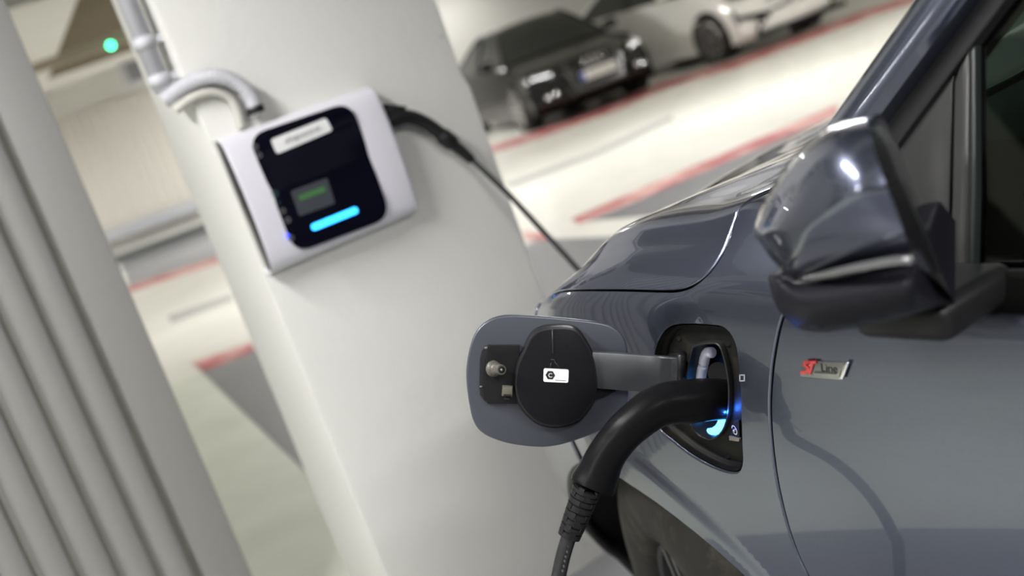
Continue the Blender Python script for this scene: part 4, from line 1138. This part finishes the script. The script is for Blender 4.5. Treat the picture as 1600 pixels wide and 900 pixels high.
# windscreen, roof
vs, fs = [], []
for i in range(13):
    u = i / 12; a = front[0].lerp(front[1], u) + V((-.006, -.03, -.006))
    for k in range(13):
        y = lerp(a.y, -1.88 - a.y, k / 12); x_ = 1 - (2 * k / 12 - 1) ** 2
        vs.append(V((a.x + .13 * x_, y, a.z + .035 * x_)))
for i in range(12):
    for k in range(12): fs.append((i * 13 + k, i * 13 + k + 1, (i + 1) * 13 + k + 1, (i + 1) * 13 + k))
GLASS = glass_mat('green_tinted_glass', (.30, .36, .33))
mk('windscreen', vs, fs, GLASS, car, CB)
rs0 = front[1].x; vs, fs = [], []
for i in range(25):
    s = lerp(rs0 + .02, -3.1, i / 24)
    for k in range(17):
        q = 2 * k / 16 - 1; y = -.94 + q * (.94 + front[1].y + .005); zz = ZR + .10 * (1 - abs(q) ** 3) * (1 - .3 * max(0, (s + .9) / .5) ** 2 if s > -.9 else 1) + .02
        vs.append(V((s, y, zz - .02)))
for i in range(24):
    for k in range(16): fs.append((i * 17 + k, i * 17 + k + 1, (i + 1) * 17 + k + 1, (i + 1) * 17 + k))
mk('roof', vs, fs, PAINT, car, CB)
for _y in (front[1].y - .012, -1.88 - front[1].y + .012):
    v, f = tube([(rs0 + .01, _y, ZR - .004), (-3.06, _y, ZR - .004)], .022, 12); mk('roof_rail', v, f, PAINT, car, CB)
# black seal plane, the door's black frame strip, sail panel and upright
seal = [ext(pe0, pe1, 1.0) + V((.03, 0, 0)), ext(pe0, pe1, ZR), V((-3.0, front[1].y - .005, ZR)), V((-3.0, front[1].y, ZR - .06)), ]
def gq(s, z, out=0.0):        # greenhouse plane from s, z
    return V((s, GP.y - (z - GP.z) * (GN.z / GN.y), z)) + GN * out
e_lo, e_hi = gp(1386, 178, -.006), gp(1514, 4, -.006)
i_lo, i_hi = gp(1402, 226, -.006), gp(1568, 4, -.006)
strip = [ext(e_lo, e_hi, .99), ext(e_lo, e_hi, ZR - .01), gq(-2.3, ZR - .012, -.006), gq(-2.3, ZR - .06, -.006), ext(i_lo, i_hi, ZR - .06), ext(i_lo, i_hi, .985)]
FRAMEB = plain('door_frame_black', (.018, .018, .020), .3, spec=.3)
plate_g('door_frame', strip, FRAMEB, .02, .003)
sealp = [ext(pe0, pe1, .97) + V((.01, 0, 0)), ext(pe0, pe1, ZR), ext(i_lo, i_hi, ZR), ext(i_lo, i_hi, .95)]
plate_g('window_seal', [p - GN * .022 for p in sealp], VOID, .01, 0)
# sail panel ahead of the upright
sail = [gp(1410, 226, -.012), gp(1508, 78, -.012), gp(1486, 124, -.012), gp(1478, 462, -.012), gp(1424, 470, -.012)]
sail = [gp(1407, 228, -.012), gp(1496, 98, -.012), gp(1488, 130, -.012), gp(1480, 470, -.012), gp(1418, 480, -.012), gp(1385, 420, -.012), gp(1380, 300, -.012)]
plate_g('sail_panel', sail, plain('sail_panel_black', (.024, .024, .025), .30), .02, .002)
up = [gp(1489, 128, -.006), gp(1497, 106, -.006), gp(1513, 76, -.006), gp(1514, 120, -.006), gp(1512, 300, -.006), gp(1507, 458, -.006), gp(1481, 458, -.006), gp(1486, 300, -.006)]
plate_g('window_upright', up, plain('window_upright_black', (.030, .030, .030), .28), .02, .004)
up2 = [gp(1515, 72, -.010), gp(1523, 62, -.010), gp(1524, 300, -.010), gp(1520, 458, -.010), gp(1509, 458, -.010), gp(1514, 300, -.010)]
plate_g('window_run', up2, plain('window_run_rubber', (.012, .016, .016), .35), .015, .002)
# belt moulding along the lower edge of the window
b0_, b1_ = gp(1470, 452, .004), gp(1640, 434, .004)
belt = [gq(-.30, .985, .006), gq(-2.3, 1.0, .006), gq(-2.3, .962, .010), gq(-.30, .950, .010)]
plate_g('belt_moulding', belt, plain('belt_moulding_black', (.012, .012, .012), .6, spec=.1), .03, .004)
# door glass
gls = [gp(1516, 70, -.018), gp(1514, 470, -.018), gq(-1.15, .96, -.018), gq(-1.15, ZR - .05, -.018), ext(i_lo, i_hi, ZR - .05) - GN * .012]
plate_g('door_glass', gls, GLASS, .004, 0)
plate_g('centre_post', [gq(-1.15, .96), gq(-1.25, .96), gq(-1.25, ZR - .03), gq(-1.15, ZR - .03)], FRAMEB, .03, .003)
plate_g('rear_glass', [gq(-1.25, .96, -.01), gq(-2.3, .97, -.01), gq(-2.3, ZR - .05, -.01), gq(-1.25, ZR - .05, -.01)], GLASS, .004, 0)
plate_g('rear_post', [gq(-2.3, .96), gq(-3.0, .96), gq(-3.05, ZR - .02), gq(-2.3, ZR - .02)], PAINT, .03, .003)
mk('tail_panel', *box((-3.05, -.94, 1.22), .04, 1.62, .54), GLOSSBLK, car, CB, smooth=False)
# cabin
INT = plain('dark_cabin_plastic', (.014, .014, .015), .6)
vs, fs = [], []
dash = [(-.10, 1.03), (-.22, 1.075), (-.42, 1.07), (-.50, 1.04), (-.52, .95), (-.46, .80), (-.40, .55), (-.10, .55)]
for t in (-.14, -1.74):
    for s, z in dash: vs.append(V((s, t, z)))
n = len(dash)
for k in range(n): fs.append((k, (k + 1) % n, n + (k + 1) % n, n + k))
fs += [tuple(range(n))[::-1], tuple(range(n, 2 * n))]
mk('dashboard', vs, fs, INT, car, CB, auto=30)
mk('cabin_floor', *box((-1.6, -.94, .33), 2.4, 1.6, .04), INT, car, CB, smooth=False)
for t in (-.10, -1.78): mk('door_lining', *box((-.9, t, .66), 1.5, .04, .62), INT, car, CB, smooth=False)
for t in (-.50, -1.38):
    S_ = bevel_box('seat', (-1.15, t, .60), .52, .50, .20, .06, CLOTH, car, CB)
    ax_ = (V((cos(.3), 0, sin(.3))), V((0, 1, 0)), V((-sin(.3), 0, cos(.3))))
    bevel_box('backrest', (-1.50, t, .95), .16, .50, .66, .06, CLOTH, S_, CB, ax_)
    bevel_box('headrest', (-1.63, t, 1.36), .10, .28, .20, .045, CLOTH, S_, CB, ax_)
c = V((-.62, -.48, .98)); e1, e2 = V((0, 1, 0)), V((.45, 0, .9)).normalized(); ring_ = [c + (e1 * cos(a) + e2 * sin(a)) * .185 for a in [2 * pi * k / 40 for k in range(41)]]
SW = mk('steering_wheel', *join(tube(ring_, .014, 10, False), tube([c - e1 * .18, c + e1 * .18], .016, 8), tube([c, c - e2 * .18], .016, 8), tube([c, c + V((.2, 0, -.08))], .03, 10)), INT, car, CB)
v, f = box((-.515, -.80, 1.02), .012, .30, .13); mk('centre_screen', v, f, GLOSSBLK, car, CB, smooth=False)
v, f = box((-.40, -.94, 1.40), .03, .24, .07); mk('rear_view_mirror', v, f, BLACKPL, car, CB, smooth=False)

# ---------------------------------------------------------------- folded door mirror
TO, TI = .118, .035
cp = lambda x, y: (x / 2.25 + 1160, y / 2.25 + 120)
fold_px = [cp(*q) for q in ((432, 147), (350, 158), (282, 188), (202, 252), (132, 340), (76, 438), (46, 515), (40, 556), (66, 592), (100, 640), (150, 690), (200, 708), (300, 690), (420, 664), (530, 646), (596, 640), (603, 655))]
foldr_px = [cp(*q) for q in ((603, 655), (572, 560), (532, 450), (494, 350), (462, 250), (432, 147))]
TOv = TO
def mo(px, py, t=TO): return on_t(px, py, t)
def spx(L, n, closed=False): return [(p.x, p.y) for p in spline([V((x, y, 0)) for x, y in L], n, closed)]
soft, hard = spx(fold_px, 4), spx(foldr_px, 5)
def pld(p, L): return min(seg_dist(p, L[i], L[i + 1]) for i in range(len(L) - 1))
def cap_t(p):                 # how far the cap bulges out at a point of its outline plane
    d1, d2 = pld(p, soft), pld(p, hard)
    a = 1 - min(1, d1 / 150); h = .062 * sqrt(max(0, 1 - a * a)); b = 1 - min(1, d2 / 110)
    return TO + h * (1 - .30 * b * b)
o2 = soft[:-1] + hard[:-1]
vo, tr_ = triangulate([o2], 8)
vs = [mo(p[0], p[1], cap_t(p)) for p in vo]
def outward(vs, tr_): return [t if (vs[t[1]] - vs[t[0]]).cross(vs[t[2]] - vs[t[0]]).dot(CAMC - vs[t[0]]) > 0 else t[::-1] for t in tr_]
MIR = mk('door_mirror', vs, outward(vs, tr_), PAINT, car, CB)
MIR['label'] = 'grey folded door mirror'
inner_px = [cp(*q) for q in ((747, 795), (655, 545), (606, 402), (548, 243), (490, 127))]
RIN = spx(inner_px, 5); rim_in = [mo(a, b, TI) for a, b in RIN]
rim_out = [mo(*hard[int(round(i * (len(hard) - 1) / (len(RIN) - 1)))], cap_t(hard[int(round(i * (len(hard) - 1) / (len(RIN) - 1)))])) for i in range(len(RIN))]
# the hard edge runs from the lower corner up to the top, like the inner edge
vs, fs = [], []
for a, b in zip(rim_out, rim_in):
    for k in range(8):
        u = k / 7; vs.append(a.lerp(b, u) + V((-.010, .006, .002)) * sin(pi * min(1, u * 1.0)))
NR = len(rim_in)
for i in range(NR - 1):
    for k in range(7): fs.append((i * 8 + k, i * 8 + k + 1, (i + 1) * 8 + k + 1, (i + 1) * 8 + k))
cut = int((NR - 1) * .80) * 7
RIMB = plain('mirror_rim_black', (.016, .016, .018), .22, coat=.5)
mk('mirror_rim', vs, fs[:cut], RIMB, MIR, CB); mk('mirror_rim', vs, fs[cut:], PAINT, MIR, CB)
# shell behind the soft edge, tapering towards the body
cen = V((sum(p[0] for p in soft) / len(soft), sum(p[1] for p in soft) / len(soft), 0))
front_ = [mo(*p, TO) for p in soft]; c3 = sum(front_, V((0, 0, 0))) / len(front_)
back = [c3 + (p - c3) * .55 + V((.04, -.06, .0)) for p in front_]
vs = front_ + back; k = len(front_); fs = [(i, i + 1, k + i + 1, k + i) for i in range(k - 1)]
mk('mirror_shell', vs, fs, PAINT, MIR, CB)
low_px = [cp(*q) for q in ((92, 702), (120, 692), (150, 700), (200, 716), (300, 700), (420, 676), (530, 656), (604, 650), (655, 690), (705, 745), (746, 794), (690, 808), (600, 836), (500, 862), (390, 882), (290, 897), (215, 890), (180, 872), (140, 836), (112, 790), (96, 735))]
b2 = spx(low_px, 3, True); vo, tr_ = triangulate([b2], 9)
def base_t(p):
    a = 1 - min(1, poly_dist(p, b2) / 55); r = sstep(1420, 1492, p[0])
    return lerp(TO - .006, TI, r) + .034 * sqrt(max(0, 1 - a * a)) * (1 - .6 * r)
vs = [mo(p[0], p[1], base_t(p)) for p in vo]; fs = outward(vs, tr_)
k = len(vs); m_ = len(b2); rim3 = [mo(*p, base_t(p)) for p in b2]; c2 = sum(rim3, V((0, 0, 0))) / m_
vs += [c2 + (p - c2) * .45 + V((.0, -.09, .03)) for p in rim3]
fs += [(i, (i + 1) % m_, k + (i + 1) % m_, k + i) for i in range(m_)]
mk('mirror_base', vs, fs, plain('mirror_base_black', (.010, .010, .014), .45, spec=.12), MIR, CB)
sp_px = spx([cp(*q) for q in ((206, 712), (300, 692), (420, 667), (530, 648), (598, 643))], 4)
P = [mo(*p, TO + .010 + .024 * sin(min(1, i / 10) * pi / 2)) for i, p in enumerate(sp_px)]
v, f = tube(P, [.002] + [.0034] * (len(P) - 2) + [.003], 12); mk('indicator_strip', v, f, plain('smoked_indicator', (.20, .20, .21), .12, metal=.6, coat=1), MIR, CB)
_L = rim_in + back; _c = sum(_L, V((0, 0, 0))) / len(_L) + V((.03, .01, 0)); _n = len(_L)
mk('mirror_glass', _L + [_c], [(i, (i + 1) % _n, _n) for i in range(_n)], plain('mirror_glass_dark', (.03, .03, .035), .08, spec=.5), MIR, CB)
bevel_box('mirror_arm', (-.35, -.005, .975), .10, .10, .035, .012, BLACKPL, MIR, CB)
me = MIR.data
# right door mirror: the left one reflected
def reflect(o, parent):
    me = o.data.copy()
    for v_ in me.vertices: v_.co.y = -v_.co.y
    me.flip_normals(); c = link(bpy.data.objects.new(o.name.split('.')[0], me), parent)
    for ch in o.children: reflect(ch, c)
    return c
reflect(MIR, car)

# ================================================================ PARKED CARS ACROSS THE LANE
def parked(name, label, base, yaw, pm, k=1.0, hood=.80, roof=1.40, dark=True):
    """nose at local x = 0, car reaching back along -x"""
    root = thing(name, label, 'car', base, yaw); root.scale = (k, k, k)
    L, HW = 4.7, .91
    def xf(y): return -.36 * (abs(y) / HW) ** 2.6
    st = [ # x back from the nose at centre, half width factor, z low, z side max, z shoulder, z centre top
        (0.0, .98, .30, .45, .60, .66), (-.03, .985, .22, .50, .66, .73), (-.14, .99, .18, .54, .71, .775), (-.45, 1, .17, .58, hood, hood + .035),
        (-.9, 1, .17, .60, hood + .045, hood + .10), (-1.35, 1, .17, .62, hood + .09, hood + .145), (-2.2, 1, .17, .64, hood + .12, hood + .15), (-3.4, 1, .18, .66, hood + .15, hood + .19), (-4.2, .98, .22, .68, hood + .17, hood + .21), (-4.6, .94, .30, .66, hood + .14, hood + .17), (-4.7, .9, .36, .60, hood - .05, hood - .03)]
    ys = [0, .3, .55, .75, .87]
    vs, fs = [], []
    for x, w, zl, zm, zs, zt in st:
        fade = max(0, 1 + x / 1.0) if x > -1.0 else 0
        row = []
        for y in ys: row.append((x + xf(y * w) * (fade ** .5), y * w, zl))
        row.append((x + xf(HW * w) * fade ** .5, HW * w - .01, lerp(zl, zm, .5)))
        row.append((x + xf(HW * w) * fade ** .5, HW * w, zm))
        row.append((x + xf(HW * w) * fade ** .5, HW * w - .025, lerp(zm, zs, .6)))
        row.append((x + xf(.84 * w) * fade ** .5, .85 * w, zs))
        for y, q in ((.72, .45), (.45, .8), (.2, .97), (0, 1)): row.append((x + xf(y * w) * fade ** .5, y * w, lerp(zs, zt, q)))
        vs += row
    n = len(row)
    for i in range(len(st) - 1):
        for j in range(n - 1): fs.append((i * n + j, i * n + j + 1, (i + 1) * n + j + 1, (i + 1) * n + j))
    fs.append(tuple(range(n))); fs.append(tuple((len(st) - 1) * n + j for j in range(n))[::-1])
    N_ = len(vs); vs2 = vs + [(x, -y, z) for x, y, z in vs]; fs2 = fs + [tuple(i + N_ for i in q[::-1]) for q in fs]
    mk('body', vs2, fs2, pm, root, auto=50)
    # cabin: glass house with roof, pillars, side windows
    prof = [(-1.30, hood + .12), (-2.05, roof - .03), (-2.5, roof), (-3.2, roof - .03), (-4.15, hood + .20)]
    def cab(x, z): return .80 - .27 * (z - hood - .12) / (roof - hood - .12)
    GLD = plain(name + '_glass', (.010, .014, .012), .05, coat=.4, spec=.3)
    P = spline([V((x, 0, z)) for x, z in prof], 5); vs, fs = [], []
    for p in P:
        for q in (-1, -.6, 0, .6, 1): vs.append((p.x + .10 * (1 - q * q), q * cab(p.x, p.z), p.z + .03 * (1 - q * q)))
    for i in range(len(P) - 1):
        for j in range(4): fs.append((i * 5 + j, i * 5 + j + 1, (i + 1) * 5 + j + 1, (i + 1) * 5 + j))
    npl = len(P)
    a = int(npl * .26); b = int(npl * .76)
    mk('windscreen', vs, fs[:a * 4], GLD, root); mk('roof', vs, fs[a * 4:b * 4], pm, root); mk('rear_window', vs, fs[b * 4:], GLD, root)
    for sg in (-1, 1):
        lp = [V((p.x, sg * cab(p.x, p.z), p.z)) for p in P] + [V((-4.1, sg * .80, hood + .16)), V((-1.32, sg * .80, hood + .10))]
        prism('side_window', lp, (0, -sg * .02, 0), GLD, root)
        path = [V((p.x, sg * cab(p.x, p.z), p.z)) for p in P]
        mk('roof_rail', *tube(path, .024, 8), pm, root)
        mid = [V((-2.75, sg * .80, hood + .14)), V((-2.80, sg * cab(0, roof - .02), roof - .02))]
        mk('door_post', *tube(mid, .03, 8), BLACKPL, root)
        m_ = bevel_box('wing_mirror', (-1.55, sg * .985, hood + .19), .13, .20, .13, .04, pm, root)
        mk('mirror_arm', *box((-1.52, sg * .87, hood + .14), .06, .14, .035), BLACKPL, m_, smooth=False)
        for x in (-.92, -3.72):
            y = sg * .905; R = .33
            mk('wheel_arch', *tube([(x, sg * .70, R + .01), (x, y + sg * .004, R + .01)], R + .045, 36), VOID, root, auto=30)
            v_, f_ = tube([(x, sg * .69, R), (x, sg * .72, R), (x, y - sg * .02, R), (x, y + sg * .02, R), (x, y + sg * .02, R)], [R - .02, R, R, R - .02, .22], 40, False)
            T = mk('tyre', v_, f_, TYRE, root, auto=40)
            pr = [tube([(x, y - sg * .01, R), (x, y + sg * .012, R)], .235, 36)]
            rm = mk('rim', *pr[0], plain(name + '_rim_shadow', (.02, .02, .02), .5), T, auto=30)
            sp = []
            for q in range(10):
                aa = 2 * pi * q / 10; d = V((cos(aa), 0, sin(aa))); e = V((-sin(aa), 0, cos(aa)))
                sp.append(box(V((x, y + sg * .02, R)) + d * .125, .23, .038, .02, (d, e, V((0, 1, 0)))))
            sp.append(tube([(x, y, R), (x, y + sg * .035, R)], .05, 16))
            ring_ = [(x + .228 * cos(2 * pi * q / 36), y + sg * .018, R + .228 * sin(2 * pi * q / 36)) for q in range(37)]
            sp.append(tube(ring_, .013, 8, False))
            mk('spokes', *join(*sp), plain(name + '_alloy', (.55, .55, .55), .25, metal=.85), T, auto=30)
    return root, xf
def front_patch(nm, pts, xf, mat, root, out=.012, th=.03, r=.004):
    """outline given as (y, z) laid on the nose"""
    lp = []; dense = []
    for i, (y, z) in enumerate(pts):
        y2, z2 = pts[(i + 1) % len(pts)]; n_ = max(1, int(abs(y2 - y) / .08))
        dense += [(lerp(y, y2, k / n_), lerp(z, z2, k / n_)) for k in range(n_)]
    for y, z in dense:
        slope = 0 if z < .55 else -(z - .55) * .35
        lp.append(V((xf(y) + slope + out, y, z)))
    bm = bmesh.new(); a = [bm.verts.new(p) for p in lp]; b = [bm.verts.new(p + V((-th, 0, 0))) for p in lp]; n = len(a)
    tri = tessellate_polygon([[V((p.y, p.z, 0)) for p in lp]])
    for t in tri: bm.faces.new([a[i] for i in t])
    for i in range(n): bm.faces.new((a[i], a[(i + 1) % n], b[(i + 1) % n], b[i]))
    bmesh.ops.recalc_face_normals(bm, faces=bm.faces)
    return mkbm(nm, bm, mat, root, auto=40)
def ball(c, r, seg=12):
    vs, fs = [], []
    for i in range(seg // 2 + 1):
        a = pi * i / (seg // 2)
        for j in range(seg): b = 2 * pi * j / seg; vs.append(V(c) + V((cos(a), sin(a) * cos(b), sin(a) * sin(b))) * r)
    for i in range(seg // 2):
        for j in range(seg): fs.append((i * seg + j, i * seg + (j + 1) % seg, (i + 1) * seg + (j + 1) % seg, (i + 1) * seg + j))
    return vs, fs

def dish(c, r, R, n_, seg=16):
    """shallow convex chrome cap of curvature R facing n_"""
    n_ = n_.normalized(); X = n_.cross(V((0, 0, 1))).normalized(); Y = n_.cross(X); vs, fs = [], []
    for i in range(6):
        q = r * i / 5; d = R - sqrt(R * R - q * q)
        for j in range(seg): a = 2 * pi * j / seg; vs.append(V(c) - n_ * d + (X * cos(a) + Y * sin(a)) * max(q, 1e-4))
    for i in range(5):
        for j in range(seg): fs.append((i * seg + j, i * seg + (j + 1) % seg, (i + 1) * seg + (j + 1) % seg, (i + 1) * seg + j))
    return vs, fs
EUBLUE = plain('plate_blue', (.03, .07, .42), .5, noise=0)
PLATEW = plain('plate_white', (.66, .65, .60), .5, noise=.02)
def licence(root, xf, z, w=.52, h=.115, y=0, out=.06):
    x = xf(0) + out - max(0, (z - .55)) * .35
    pl_ = bevel_box('licence_plate', (x, y, z), .012, w, h, .004, PLATEW, root)
    mk('country_strip', *box((x + .005, y - w / 2 + .028, z), .006, .050, h - .012), EUBLUE, pl_, smooth=False)
    cs = []
    for i, yy in enumerate((-.13, -.075, -.02, .055, .11, .165, .215)):     # blurred characters
        cs.append(box((x + .0055, y + yy, z), .004, .012, h * .58))
        if i % 2: cs.append(box((x + .0055, y + yy + .012, z + h * .2), .004, .022, .014))
    mk('plate_characters', *join(*cs), plain('plate_black', (.05, .05, .05), .6), pl_, smooth=False)

BLACKCAR = plain('black_car_paint', (.006, .006, .006), .22, coat=.5, spec=.2, metal=.0, noise=.02)
WHITECAR = plain('white_car_paint', (.80, .80, .75), .3, coat=1, noise=.01)
LENS = glass_mat('clear_headlamp_glass', (.8, .8, .8))
def lamps(root, xf, y0, y1, z0, z1, n=4):
    for sg in (-1, 1):
        h = front_patch('headlamp', [(sg * y, z) for y, z in ((y0, z0 + .03), (y0 + .06, z0), (y1 - .05, z0 + .02), (y1, z1 - .01), (y1 - .08, z1 + .01), (y0 + .02, z1 - .05))], xf, GLOSSBLK, root, out=.014, th=.06)
        refl = []
        for i in range(n):
            u = (i + .5) / n; y = sg * lerp(y0 + .06, y1 - .06, u); z = lerp(z0, z1, .42 + .14 * u)
            refl.append(dish((xf(y) - (z - .55) * .35 + .03, y, z), .042, .16, V((1, .25 * sg * (u - .3), .20 + .06 * (i % 2)))))
        mk('reflector', *join(*refl), CHROME, h)

# --- black saloon
pA_ = floor_at(952, 168); pA_.z = 0
yawA = radians(-90 + 13)
BS, xfa = parked('black_saloon', 'black saloon parked across the lane with nose towards the camera, behind the pillar', (pA_.x, pA_.y, 0), yawA, BLACKCAR, 1.0, hood=.80, roof=1.40)
lamps(BS, xfa, .50, .86, .60, .73, 4)
front_patch('grille_surround', [(-.44, .69), (-.33, .34), (.33, .34), (.44, .69), (.40, .735), (-.40, .735)], xfa, plain('dull_chrome_frame', (.20, .20, .20), .2, metal=.9), BS, out=.030, th=.06)
G_ = front_patch('grille', [(-.41, .685), (-.31, .36), (.31, .36), (.41, .685), (.38, .72), (-.38, .72)], xfa, plain('grille_black', (.012, .012, .012), .3), BS, out=.036, th=.04)
bars = [box((.037 - max(0, z - .55) * .35, 0, z), .01, lerp(.60, .76, (z - .36) / .33), .008) for z in (.40, .44, .48, .52, .56, .60, .64, .68)]
mk('grille_bars', *join(*bars), plain('grille_bar_grey', (.10, .10, .10), .2, metal=.8), G_, smooth=False)
rg = []
for y in (-.114, -.038, .038, .114):
    rg.append(tube([(.054 - .10 * .35 , y + .052 * cos(2 * pi * q / 24), .655 + .052 * sin(2 * pi * q / 24)) for q in range(25)], .006, 6, False))
mk('ring_emblem', *join(*rg), CHROME, BS)
licence(BS, xfa, .50)
for sg in (-1, 1):
    front_patch('air_intake', [(sg * y, z) for y, z in ((.44, .30), (.80, .32), (.82, .46), (.52, .46))], xfa, VOID, BS, out=.012)
    fl_ = []
    for y, z in ((.60, .40), (.70, .385)): fl_.append(dish((xfa(y) + .03, sg * y, z), .035, .14, V((1, .1 * sg, .24))))
    mk('fog_lamp', *join(*fl_), CHROME, BS)
front_patch('lower_lip', [(-.89, .17), (.89, .17), (.87, .46), (-.87, .46)], xfa, plain('lip_black', (.008, .008, .008), .7, spec=.1), BS, out=.02)

# --- white car
pB_ = floor_at(1121, 99)
yawB = radians(-90 + 26)
ca, sa = cos(yawB), sin(yawB)
# its right front wheel (local x -.92, y -.905) stands at pB_
bx_, by_ = -.92, -.92
baseB = V((pB_.x - (bx_ * ca - by_ * sa), pB_.y - (bx_ * sa + by_ * ca), 0))
WC, xfb = parked('white_car', 'white car parked right of the black saloon, cut by the top edge of the photo', baseB, yawB, WHITECAR, 1.0, hood=.92, roof=1.60)
lamps(WC, xfb, .55, .88, .74, .86, 3)
front_patch('grille', [(-.50, .62), (.50, .62), (.56, .80), (-.56, .80)], xfb, GLOSSBLK, WC, out=.02)
front_patch('lower_grille', [(-.72, .24), (.72, .24), (.66, .44), (.40, .50), (-.40, .50), (-.66, .44)], xfb, VOID, WC, out=.016)
for sg in (-1, 1):
    front_patch('bumper_slot', [(sg * y, z) for y, z in ((.52, .40), (.86, .47), (.86, .53), (.52, .48))], xfb, VOID, WC, out=.018)
    front_patch('air_curtain', [(sg * y, z) for y, z in ((.865, .42), (.89, .42), (.90, .62), (.875, .62))], xfb, plain('slot_grey', (.12, .12, .12), .5), WC, out=.02)
    mk('fog_lamp', *ball((xfb(.66) + .02, sg * .66, .36), .045, 12), CHROME, WC)
licence(WC, xfb, .55, out=.04)
mk('chin_strip', *box((-.10, 0, .20), .2, 1.5, .06), BLACKPL, WC, smooth=False)
mk('bonnet_emblem', *tube([(.012 - .35 * .2, 0, .74), (.03 - .35 * .2, 0, .74)], .05, 20), CHROME, WC)
for o in (BS, WC):
    bpy.context.view_layer.update()
